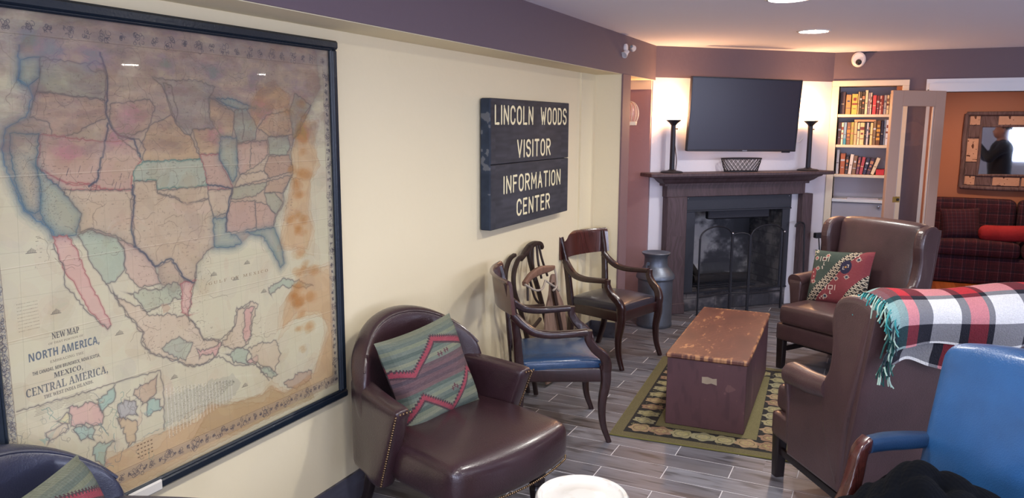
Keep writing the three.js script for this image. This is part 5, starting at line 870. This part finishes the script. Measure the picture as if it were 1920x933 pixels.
// ------------------------------------------------------------------ built-in bookcase and its books
const shelfY = [0, 1.803, 1.520, 1.242, 1.012];
{
  const t = thing('built_in_bookcase', 'cream built-in bookcase in the back wall with three shelves of books', 'bookcase', [-0.18, 0, BACK], 0), X0 = -0.445 + 0.18, X1 = 0.085 + 0.18;
  const inn = paint('#b9b2bd', 0.7);
  mesh('back_panel', bx(X0 - 0.02, X1 + 0.02, 0, 2.1, -0.29, -0.275), inn, t);
  mesh('side_panel', bx(X0 - 0.02, X0, 0, 2.08, -0.28, 0), MAT.trim, t); mesh('side_panel', bx(X1, X1 + 0.02, 0, 2.08, -0.28, 0), MAT.trim, t);
  mesh('top_panel', bx(X0, X1, 2.06, 2.08, -0.28, 0), MAT.trim, t);
  mesh('casing', bevelBox(0.062, 2.06, 0.016, 0.003, X0 - 0.031, 1.03, 0.008), MAT.trim, t);
  mesh('casing', bevelBox(0.056, 2.06, 0.016, 0.003, X1 + 0.028, 1.03, 0.008), MAT.trim, t);
  mesh('casing', bevelBox(X1 - X0 + 0.118, 0.052, 0.018, 0.003, (X0 + X1) / 2 - 0.003, 2.086, 0.009), MAT.trim, t);
  for (let k = 1; k < 4; k++) mesh('shelf', bevelBox(X1 - X0 - 0.004, 0.026, 0.285, 0.003, (X0 + X1) / 2, shelfY[k] - 0.013, -0.13), MAT.trim, t);
  mesh('ledge', bevelBox(X1 - X0 - 0.004, 0.03, 0.30, 0.004, (X0 + X1) / 2, 0.997, -0.118), MAT.trimWhite, t);
  const d = mesh('door', bevelBox(X1 - X0 - 0.008, 0.86, 0.02, 0.004, (X0 + X1) / 2, 0.545, -0.012), paint('#a9a4ae', 0.6), t);
  mesh('knob', lathe([[0, 0.03], [0.012, 0.029], [0.018, 0.02], [0.012, 0.01], [0.008, 0]], 16).rotateX(Math.PI / 2).translate(-0.035 + 0.18, 0.945, 0), MAT.chrome, d);
}
const BOOKS = [
  [1, -0.433, -0.388, 0.208, 0, '#4a3a44', 'dark plum hardback'],
  [1, -0.382, -0.338, 0.181, 0, '#c98a5e', 'tan orange hardback'],
  [1, -0.331, -0.281, 0.188, 0, '#e0b860', 'wide mustard yellow hardback'],
  [1, -0.279, -0.267, 0.208, 0, '#d8bf96', 'thin tall beige hardback'],
  [1, -0.264, -0.246, 0.208, 0, '#5b5040', 'dark olive hardback'],
  [1, -0.245, -0.220, 0.207, 0, '#4d4238', 'dark brown hardback with pale marks'],
  [1, -0.218, -0.195, 0.222, 0, '#ecdcb8', 'tallest cream hardback'],
  [1, -0.193, -0.174, 0.198, 0, '#8d7f93', 'lilac grey paperback'],
  [1, -0.173, -0.160, 0.198, 0, '#efd8cf', 'thin white paperback'],
  [1, -0.152, -0.122, 0.174, 0, '#d4525a', 'bright red hardback'],
  [1, -0.119, -0.096, 0.171, 0, '#7d3f47', 'maroon paperback'],
  [1, -0.094, -0.076, 0.171, 0, '#e3b6b0', 'pale pink paperback'],
  [1, -0.076, -0.060, 0.171, 0, '#8c3a3a', 'dark red paperback'],
  [1, -0.059, -0.037, 0.174, 0, '#b9b3bb', 'grey and black paperback'],
  [1, -0.036, -0.014, 0.174, 0, '#e8d3ac', 'cream paperback'],
  [1, -0.012, 0.009, 0.184, 0, '#e6c98e', 'pale yellow paperback'],
  [2, -0.434, -0.408, 0.208, 0, '#8f6660', 'dusty brown hardback'],
  [2, -0.405, -0.386, 0.205, 0, '#eadfce', 'white paperback'],
  [2, -0.384, -0.360, 0.208, 0, '#7f9fc4', 'pale blue hardback'],
  [2, -0.357, -0.324, 0.208, 0, '#7a5c50', 'brown hardback with orange bands'],
  [2, -0.322, -0.296, 0.210, 0, '#a3a15c', 'olive green hardback'],
  [2, -0.294, -0.268, 0.212, 0, '#e0b58c', 'sand coloured hardback'],
  [2, -0.266, -0.245, 0.205, 0, '#e8d2b0', 'slim ivory hardback'],
  [2, -0.244, -0.205, 0.205, 0, '#e2cd9d', 'thick ivory yellow hardback'],
  [2, -0.203, -0.189, 0.205, 0, '#3d343b', 'black paperback'],
  [2, -0.188, -0.169, 0.205, 0, '#c9c5cc', 'pale grey paperback'],
  [2, -0.168, -0.158, 0.205, 0, '#382f38', 'thin black paperback'],
  [2, -0.157, -0.133, 0.205, 0, '#ead7a0', 'butter yellow hardback'],
  [2, -0.131, -0.107, 0.222, 0, '#87705a', 'mottled brown hardback'],
  [2, -0.105, -0.069, 0.225, 0, '#6b4930', 'thick brown hardback with gold lettering'],
  [2, -0.067, -0.043, 0.222, 0, '#2c2a42', 'tall navy hardback'],
  [2, -0.041, -0.026, 0.236, 0, '#8093b4', 'slate blue paperback'],
  [2, -0.025, -0.001, 0.232, 0, '#d2d6e6', 'bluish white paperback'],
  [3, -0.430, -0.406, 0.229, 0, '#dcd4d2', 'thin white upright hardback'],
  [3, -0.395, -0.353, 0.196, 0, '#b4694a', 'rust orange hardback'],
  [3, -0.350, -0.327, 0.166, -2, '#4c4a54', 'charcoal paperback'],
  [3, -0.324, -0.294, 0.187, -5, '#ece0d8', 'white leaning hardback'],
  [3, -0.290, -0.258, 0.175, -4, '#8a6b58', 'tan and black paperback'],
  [3, -0.255, -0.230, 0.162, -6, '#7a4d64', 'purple paperback'],
  [3, -0.227, -0.198, 0.162, -8, '#b8505a', 'rose red paperback'],
  [3, -0.195, -0.168, 0.158, -11, '#3a3b5a', 'navy paperback'],
  [3, -0.165, -0.134, 0.154, -14, '#4e3a50', 'dark violet paperback'],
  [3, -0.130, -0.099, 0.162, -18, '#e6d3b4', 'cream book leaning most'],
];
{
  const paper = std('#e6dcc8', 0.9), names = ['', 'top', 'middle', 'lowest'];
  BOOKS.forEach(([sh, x0, x1, h, lean, c, desc], i) => {
    const w = x1 - x0 - 0.0012, d = 0.145 + 0.02 * ((i * 7) % 4) / 3, z = BACK - 0.035 - 0.012 * ((i * 5) % 4) / 3;
    const t = new THREE.Group(); t.name = numbered('book'); scene.add(t); tag(t, desc + ' on the ' + names[sh] + ' bookcase shelf', 'book', 'books on the ' + names[sh] + ' shelf');
    const a = R(lean); t.position.set(lean ? x1 : (x0 + x1) / 2, shelfY[sh] + 0.0005, z);
    const cov = std(c, 0.6); const off = lean ? -w / 2 : 0;
    mesh('cover', M(bevelBox(w, h, 0.004, 0.0012, off, h / 2, -0.002), bevelBox(0.0028, h, d, 0.001, off - w / 2 + 0.0014, h / 2, -d / 2), bevelBox(0.0028, h, d, 0.001, off + w / 2 - 0.0014, h / 2, -d / 2)), cov, t);
    mesh('pages', box(w - 0.006, h - 0.012, d - 0.012, off, h / 2, -d / 2), paper, t);
    const L = hex(c).reduce((s, q) => s + q, 0) / 3, ink = std(/gold/.test(desc) ? '#d2a24e' : /orange bands/.test(desc) ? '#d08a50' : L > 0.55 ? ['#6b4a3a', '#44506a', '#7a3a3a'][i % 3] : ['#d9c9a6', '#c9cdd6', '#c98a6a'][i % 3], 0.6), bands = [];
    const n = /bands|gold/.test(desc) ? 4 : 1 + (i % 3);
    for (let k = 0; k < n; k++) bands.push(box(w * (0.55 + 0.35 * ((i + k) % 2)), /gold/.test(desc) ? h * 0.1 : 0.006 + 0.022 * ((i * 3 + k) % 3) / 2, 0.0006, off, h * (0.18 + 0.7 * (k + 0.4) / n), 0.0003));
    for (const b of bands) mesh('spine_print', b, ink, t);
    if (/pale blue/.test(desc)) mesh('spine_foot', box(w, 0.055, 0.0008, off, 0.03, 0.0004), std('#3f8fae', 0.6), t);
    t.rotation.z = a;
  });
  const flat = (name, label, w, h, d, x, y, z, c, extra) => { const t = thing(name, label, 'book', [x, y, z]); mesh('cover', M(bevelBox(w, 0.003, d, 0.001, 0, 0.0015, 0), bevelBox(w, 0.003, d, 0.001, 0, h - 0.0015, 0), bevelBox(w, h, 0.003, 0.001, 0, h / 2, d / 2 - 0.0015)), std(c, 0.6), t); mesh('pages', box(w - 0.004, h - 0.006, d - 0.006, 0, h / 2, -0.003), paper, t); if (extra) extra(t); };
  flat('book', 'red book lying flat at the end of the lowest shelf', 0.082, 0.052, 0.14, -0.085 + 0.046, shelfY[3] + 0.0005, BACK - 0.11, '#c8323e', (t) => mesh('spine_end', box(0.014, 0.045, 0.002, 0.035, 0.026, 0.0705), std('#1c1a1e', 0.5), t));
  flat('book', 'tan book lying on top of the middle row of books', 0.185, 0.022, 0.13, -0.205, shelfY[2] + 0.214, BACK - 0.115, '#d8a582');
  const p = thing('pamphlet', 'thin shiny pamphlet lying on the empty ledge of the bookcase', 'pamphlet', [-0.175, 1.0125, BACK - 0.02]); mesh('sheet', bevelBox(0.27, 0.010, 0.10, 0.002, 0, 0.005, 0), phys('#cfcbd2', 0.15, { clearcoat: 1 }), p);
}

// ------------------------------------------------------------------ glazed door swung open against the bookcase
{
  const t = thing('glazed_door', 'narrow open door with a tall glass pane in front of the bookcase', 'door', [0.425, 0.012, -7.925], Math.atan2(0.342, -0.422) + 0);
  // local x runs from the hinge to the free edge
  const dir = Math.atan2(-(0.342), -0.422); t.rotation.y = dir;
  const W = 0.543, H = 1.99, D = 0.036, wd = std('#b3917f', 0.5, { bumpMap: grainBump, bumpScale: 0.0004 });
  mesh('stile', bevelBox(0.105, H, D, 0.004, 0.0525, H / 2, 0), wd, t); mesh('stile', bevelBox(0.105, H, D, 0.004, W - 0.0525, H / 2, 0), wd, t);
  mesh('rail', bevelBox(W - 0.21, 0.135, D, 0.004, W / 2, H - 0.0675, 0), wd, t); mesh('rail', bevelBox(W - 0.21, 0.24, D, 0.004, W / 2, 0.12, 0), wd, t);
  const b = 0.012; mesh('glazing_bead', M(bevelBox(b, 1.615, 0.02, 0.003, 0.105 + b / 2, 1.0475, 0), bevelBox(b, 1.615, 0.02, 0.003, W - 0.105 - b / 2, 1.0475, 0)), std('#c9b4a8', 0.4), t);
  mesh('pane', box(W - 0.21, 1.615, 0.004, W / 2, 1.0475, 0), pane, t);
  for (const s of [-1, 1]) mesh('latch_plate', bevelBox(0.07, 0.05, 0.004, 0.001, W - 0.112, 1.045, s * 0.02), MAT.brass, t);
  for (const s of [-1, 1]) mesh('latch_bolt', boxUV(new THREE.SphereGeometry(0.012, 12, 8).translate(W - 0.125, 1.045, s * 0.027)), MAT.iron, t);
  for (const y of [0.25, 1.0, 1.75]) mesh('hinge', lathe([[0, 0], [0.008, 0], [0.008, 0.08], [0, 0.08]], 10, -0.004, y, 0.0), MAT.brass, t);
}

// ------------------------------------------------------------------ den: sofa, bolster, mirror
{
  const sofaTex = tex(512, 512, (u, v) => { const f = (t) => { const q = (t * 4) % 1; return q < 0.3 ? hex('#4a2433') : q < 0.36 ? hex('#7d5a66') : q < 0.62 ? hex('#2c2336') : q < 0.66 ? hex('#6d2f3c') : hex('#3a2030'); }; const n = 0.9 + 0.2 * noise(u * 64, v * 64, 1); return mixc(f(u), f(v), 0.5).map((q) => q * n); }, { srgb: true, rep: [2.2, 2.2] });
  const fab = std('#efe6ea', 1, { map: sofaTex, bumpMap: weave, bumpScale: 0.001 });
  const t = thing('sofa', 'dark plaid sofa against the orange wall of the den', 'sofa', [1.36, 0, -10.02]);
  mesh('base', softBox(1.75, 0.30, 0.74, 0.03, [16, 4, 8], (v) => { v.y += 0.155; }), fab, t);
  for (let k = 0; k < 2; k++) {
    mesh('seat_cushion', softBox(0.84, 0.16, 0.62, 0.05, [14, 6, 10], (v) => { if (v.y > 0) v.y += 0.02 * (1 - (v.x / 0.42) ** 2); v.x += k * 0.85 - 0.425; v.y += 0.385; v.z += 0.075; }), fab, t);
    mesh('back_cushion', softBox(0.85, 0.46, 0.2, 0.07, [16, 12, 6], (v) => { v.z += 0.03 * (1 - (v.x / 0.43) ** 2) * Math.sign(v.z); v.x += k * 0.86 - 0.43; v.z += -0.22 - 0.12 * (v.y + 0.23); v.y += 0.655; }), fab, t);
  }
  mesh('back_frame', softBox(1.75, 0.74, 0.14, 0.05, [12, 8, 4], (v) => { v.y += 0.385; v.z += -0.32; }), fab, t);
  for (const s of [-1]) mesh('arm', softBox(0.0002 + 0.06, 0.5, 0.74, 0.03, [4, 8, 10], (v) => { v.x += s * 0.86 + 0.0; v.y += 0.27; }), fab, t);
  mesh('arm', softBox(0.22, 0.6, 0.76, 0.08, [8, 8, 10], (v) => { v.x += 0.98; v.y += 0.31; }), fab, t);
  cushion('throw_pillow', 'square plaid pillow in the corner of the den sofa', 0.40, 0.36, 0.15, fab, [0.79, 0.63, -9.86], 0.12, R(-18), R(3));
  const b = thing('bolster_pillow', 'long red bolster lying on the den sofa', 'cushion', [1.32, 0.562, -9.785]);
  mesh('cover', softBox(0.72, 0.175, 0.17, 0.08, [20, 8, 8], (v) => { v.y += 0.01 * Math.sin(v.x * 7); }), std('#b8323c', 0.9, { bumpMap: weave, bumpScale: 0.002, map: wearMap }), b);
}
{
  const t = thing('mirror', 'rustic mirror framed with bark and pale birch panels', 'mirror', [1.44, 1.42, -10.445]);
  const bark = std('#8d7c82', 0.9, { map: woodMap, bumpMap: woodMap, bumpScale: 0.008 }), birchTex = tex(256, 256, (u, v) => { const k = fbm(u, v, 6, 4, 1), s = fbm(u * 0.3, v, 30, 3, 2); return k > 0.76 || s > 0.80 ? hex('#6b4a40') : mixc(hex('#d9b9a6'), hex('#efd6c2'), k); }, { srgb: true, rep: [3, 3] });
  const birch = std('#f0e2da', 0.8, { map: birchTex, bumpMap: birchTex, bumpScale: 0.002 });
  const W = 0.665, H = 0.44;
  mesh('backing', box(W * 2 - 0.03, H * 2 - 0.03, 0.02, 0, 0, 0.012), bark, t);
  const log = (a, b, r) => wire([a, [lerp(a[0], b[0], 0.33) + rr(-0.008, 0.008), lerp(a[1], b[1], 0.33) + rr(-0.008, 0.008), a[2] + rr(0, 0.006)], [lerp(a[0], b[0], 0.7) + rr(-0.008, 0.008), lerp(a[1], b[1], 0.7) + rr(-0.008, 0.008), a[2]], b], r, 20, 10);
  for (const [w, h, r] of [[W - 0.022, H - 0.022, 0.03], [0.49, 0.28, 0.018]]) for (const s of [-1, 1]) { mesh('branch', log([-w, s * h, 0.035], [w, s * h, 0.035], r * 0.8), bark, t); mesh('branch', log([s * w, -h, 0.035], [s * w, h, 0.035], r * 0.8), bark, t); }
  const pan = (x0, x1, y0, y1, m) => mesh('panel', bevelBox(x1 - x0, y1 - y0, 0.014, 0.003, (x0 + x1) / 2, (y0 + y1) / 2, 0.028), m, t);
  for (const s of [-1, 1]) for (const [x0, x1, m] of [[-0.61, -0.5, 1], [-0.5, -0.34, 0], [-0.33, -0.06, 1], [-0.05, 0.2, 1], [0.21, 0.34, 0], [0.35, 0.5, 0], [0.5, 0.61, 1]]) pan(x0 + 0.004, x1 - 0.004, s * 0.342 - 0.05, s * 0.342 + 0.05, m ? birch : bark);
  for (const s of [-1, 1]) for (const [y0, y1, m] of [[-0.285, -0.14, 0], [-0.13, 0.14, 1], [0.15, 0.285, 0]]) pan(s * 0.557 - 0.056, s * 0.557 + 0.056, y0 + 0.004, y1 - 0.004, m ? birch : bark);
  mesh('mirror_glass', new THREE.PlaneGeometry(0.97, 0.55).translate(0, 0, 0.03), std('#d8dde6', 0.03, { metalness: 1 }), t);
}

// ------------------------------------------------------------------ small fittings
{ // ribbed glass wall lamp in the alcove
  const t = thing('wall_sconce', 'ribbed glass wall lamp in the alcove behind the cream pier', 'wall lamp', [-1.95, 1.69, -6.28]);
  const gl = phys('#e9b9a6', 0.25, { transmission: 0.35, thickness: 0, side: THREE.DoubleSide });
  mesh('rim', lathe([[0.045, 0], [0.074, 0.004], [0.078, 0.03], [0.07, 0.035]], 32), MAT.trim, t);
  mesh('shade', lathe([[0.072, 0.03], [0.084, 0.07], [0.086, 0.11], [0.078, 0.15], [0.056, 0.18], [0.02, 0.193], [0, 0.194]], 32), gl, t);
  for (let i = 0; i < 14; i++) { const a = i / 14 * 6.283; mesh('rib', wire([[0.073, 0.03], [0.087, 0.075], [0.088, 0.115], [0.078, 0.155], [0.05, 0.186], [0.01, 0.198]].map(([r, y]) => [r * Math.cos(a), y, r * Math.sin(a)]), 0.0035, 14, 5), MAT.trim, t); }
  mesh('bracket', M(wire([[0, 0.0, 0], [-0.05, -0.03, 0.0], [-0.16, -0.02, 0], [-0.23, 0.0, 0]], 0.008, 14, 8), lathe([[0, -0.03], [0.018, -0.02], [0.02, 0.003], [0, 0.004]], 16)), MAT.iron, t);
  mesh('pull_cord', wire([[0.012, -0.02, 0.06], [0.014, -0.3, 0.11], [0.015, -0.8, 0.13]], 0.003, 12, 5), MAT.iron, t); mesh('cord_bead', new THREE.SphereGeometry(0.014, 10, 8).translate(0.015, -0.72, 0.128), MAT.iron, t);
}
{ // emergency spot pair on the soffit
  const t = thing('emergency_spotlight', 'small pale twin spotlight fixed high on the brown soffit', 'spotlight', [-1.857, 2.275, -5.86]);
  mesh('base', lathe([[0, 0], [0.03, 0], [0.03, 0.014], [0.022, 0.02], [0, 0.02]], 20).rotateZ(-Math.PI / 2), MAT.plastic, t);
  for (const [dz, dy] of [[-0.05, 0.012], [0.03, -0.03]]) mesh('head', tr(lathe([[0.012, 0], [0.014, 0.015], [0.026, 0.05], [0.027, 0.056], [0, 0.05]], 20), 0.035, dy, dz, R(dz < 0 ? -100 : 130), 0, R(-30)), MAT.plastic, t);
}
{ // dome camera
  const t = thing('security_camera', 'white dome security camera above the bookcase', 'security camera', [-0.298, 2.30, BACK + 0.001]);
  mesh('housing', lathe([[0, 0], [0.058, 0], [0.062, 0.008], [0.06, 0.045], [0.052, 0.06], [0.044, 0.066], [0, 0.06]], 32).rotateX(Math.PI / 2).scale(1, 1.12, 1), MAT.plastic, t);
  mesh('dome', new THREE.SphereGeometry(0.028, 24, 16).translate(0.004, -0.026, 0.056), phys('#25232a', 0.08), t);
  mesh('cable', wire([[0.03, 0.05, 0.01], [0.07, 0.066, 0.006], [0.15, 0.066, 0.005]], 0.004, 12, 5), MAT.iron, t);
}
// ------------------------------------------------------------------ a visitor beside the den opening, seen only in the mirror
function blobBody(caps, c, half, res, blend) {               // tapered capsules joined by a smooth minimum, meshed on a grid
  const mc = new MarchingCubes(res, MAT.dark, false, false, 200000); mc.isolation = 0; const n = mc.size, hs = n / 2;
  const C = caps.map(([a, b, r0, r1]) => ({ a, d: [b[0] - a[0], b[1] - a[1], b[2] - a[2]], r0, r1 }));
  for (let k = 0; k < n; k++) for (let j = 0; j < n; j++) for (let i = 0; i < n; i++) {
    const p = [c[0] + (i - hs) / hs * half[0], c[1] + (j - hs) / hs * half[1], c[2] + (k - hs) / hs * half[2]]; let s = 0, m = 1e9;
    for (const q of C) { const w = [p[0] - q.a[0], p[1] - q.a[1], p[2] - q.a[2]], dd = q.d[0] ** 2 + q.d[1] ** 2 + q.d[2] ** 2, t = dd ? clamp((w[0] * q.d[0] + w[1] * q.d[1] + w[2] * q.d[2]) / dd, 0, 1) : 0;
      const D = Math.hypot(w[0] - q.d[0] * t, w[1] - q.d[1] * t, w[2] - q.d[2] * t) - lerp(q.r0, q.r1, t); if (D < m) m = D; s += Math.exp(-Math.min(D, 1) / blend); }
    mc.field[i + j * n + k * n * n] = m > 0.3 ? -m : blend * Math.log(Math.max(s, 1e-30));
  }
  mc.update(); const N = mc.count, P = new Float32Array(mc.positionArray.slice(0, N * 3)), Q = new Float32Array(mc.normalArray.slice(0, N * 3));
  for (let i = 0; i < N; i++) { for (let a = 0; a < 3; a++) P[i * 3 + a] = c[a] + P[i * 3 + a] * half[a]; const l = Math.hypot(Q[i * 3] / half[0], Q[i * 3 + 1] / half[1], Q[i * 3 + 2] / half[2]) || 1; for (let a = 0; a < 3; a++) Q[i * 3 + a] /= half[a] * l; }
  const g = new THREE.BufferGeometry(); g.setAttribute('position', new THREE.BufferAttribute(P, 3)); g.setAttribute('normal', new THREE.BufferAttribute(Q, 3)); g.setAttribute('uv', new THREE.BufferAttribute(new Float32Array(N * 2), 2));
  return g;
}
{
  const t = thing('person', 'standing person in a dark jacket and jeans holding up a phone', 'person', [1.50, 0, -7.5], R(-90));
  const body = [];
  const add = (a, b, r0, r1) => body.push([a, b, r0, r1]);
  add([0, 0.98, 0], [0, 1.16, 0.01], 0.15, 0.145); add([0, 1.16, 0.01], [0, 1.36, 0], 0.145, 0.15); add([-0.13, 1.40, -0.01], [0.13, 1.40, -0.01], 0.085, 0.085); add([0, 1.44, -0.01], [0, 1.53, 0.01], 0.062, 0.055);
  for (const s of [-1, 1]) {
    add([s * 0.18, 1.41, -0.005], [s * 0.24, 1.24, 0.17], 0.068, 0.05); add([s * 0.24, 1.24, 0.17], [s * 0.095, 1.50, 0.35], 0.048, 0.034);
    add([s * 0.09, 0.93, 0], [s * 0.10, 0.50, 0.02], 0.098, 0.066); add([s * 0.10, 0.50, 0.02], [s * 0.105, 0.10, -0.02], 0.064, 0.042); add([s * 0.105, 0.045, -0.05], [s * 0.12, 0.035, 0.15], 0.043, 0.036);
  }
  const g1 = blobBody(body, [0, 0.8, 0.08], [0.42, 0.84, 0.42], 110, 0.018);
  const head = blobBody([[[0, 1.60, 0.035], [0, 1.70, 0.0], 0.066, 0.092], [[0, 1.575, 0.06], [0, 1.575, 0.065], 0.045, 0.045], [[0, 1.645, 0.10], [0, 1.622, 0.118], 0.010, 0.014], [[-0.02, 1.583, 0.098], [0.02, 1.583, 0.098], 0.009, 0.009], [[-0.09, 1.65, 0.0], [-0.092, 1.62, 0.0], 0.016, 0.011], [[0.09, 1.65, 0.0], [0.092, 1.62, 0.0], 0.016, 0.011], [[-0.035, 1.672, 0.083], [0.035, 1.672, 0.083], 0.012, 0.012], [[0, 1.5, 0.005], [0, 1.60, 0.015], 0.054, 0.055]], [0, 1.64, 0.02], [0.16, 0.18, 0.17], 84, 0.012);
  const hands = [-1, 1].map((s) => { const w = [s * 0.095, 1.50, 0.35], k = [s * 0.085, 1.58, 0.385], f = [[w, k, 0.028, 0.034]]; for (let i = 0; i < 4; i++) { const y = 1.555 + i * 0.021, L = [0.055, 0.066, 0.07, 0.06][i]; f.push([[s * 0.085, y, 0.40], [s * (0.092 - 0.0), y + 0.004, 0.40 + L * 0.5], 0.0095, 0.0088], [[s * 0.092, y + 0.004, 0.40 + L * 0.5], [s * 0.07, y + 0.004, 0.40 + L * 0.85], 0.0088, 0.0078]); } f.push([[s * 0.075, 1.545, 0.37], [s * 0.05, 1.575, 0.385], 0.0115, 0.0095], [[s * 0.05, 1.575, 0.385], [s * 0.045, 1.605, 0.395], 0.0095, 0.0085]); return blobBody(f, [s * 0.08, 1.57, 0.40], [0.08, 0.11, 0.11], 64, 0.006); });
  const g = M(g1, head, ...hands), p = g.attributes.position, col = new Float32Array(p.count * 3), cut = g1.attributes.position.count;
  for (let i = 0; i < p.count; i++) { const y = p.getY(i), z = p.getZ(i), x = p.getX(i); const c = i >= cut ? [0.50, 0.27, 0.20] : y < 0.085 ? [0.03, 0.03, 0.035] : y < 0.90 ? [0.03, 0.04, 0.08] : y > 1.495 && Math.abs(x) < 0.07 && z < 0.2 ? [0.50, 0.27, 0.20] : [0.012, 0.016, 0.028]; col.set(c, i * 3); }
  g.setAttribute('color', new THREE.BufferAttribute(col, 3));
  mesh('body', g, std('#ffffff', 0.75, { vertexColors: true }), t);
  mesh('hair', surf(36, 24, (u, v) => { const a = u * 6.2832, b = v * 1.95, r = 0.104 + 0.006 * Math.sin(a * 9), y = 1.69 + r * 1.02 * Math.cos(b) - 0.02 * v * Math.max(0, -Math.cos(a)); const front = Math.max(0, Math.cos(a)); const bb = b * (1 - 0.45 * front); return [r * 0.96 * Math.sin(bb) * Math.sin(a), 1.69 + r * 1.04 * Math.cos(bb), -0.002 + r * Math.sin(bb) * Math.cos(a) * (front > 0 ? 1.0 : 1.06)]; }), std('#3a2a20', 0.8, { side: THREE.DoubleSide }), t);
  for (const s of [-1, 1]) mesh('eye', boxUV(new THREE.SphereGeometry(0.011, 12, 8).translate(s * 0.032, 1.652, 0.086)), std('#d8d4d0', 0.3), t);
  const ph = thing('phone', 'dark phone held up in both hands by the standing person', 'phone', [1.50 - 0.412, 1.595, -7.5], R(-90)); mesh('case', bevelBox(0.155, 0.075, 0.009, 0.003), MAT.dark, ph); mesh('screen', new THREE.PlaneGeometry(0.145, 0.066).rotateY(Math.PI).translate(0, 0, -0.0047), phys('#30343c', 0.1), ph);
}
renderer.render(scene, camera);
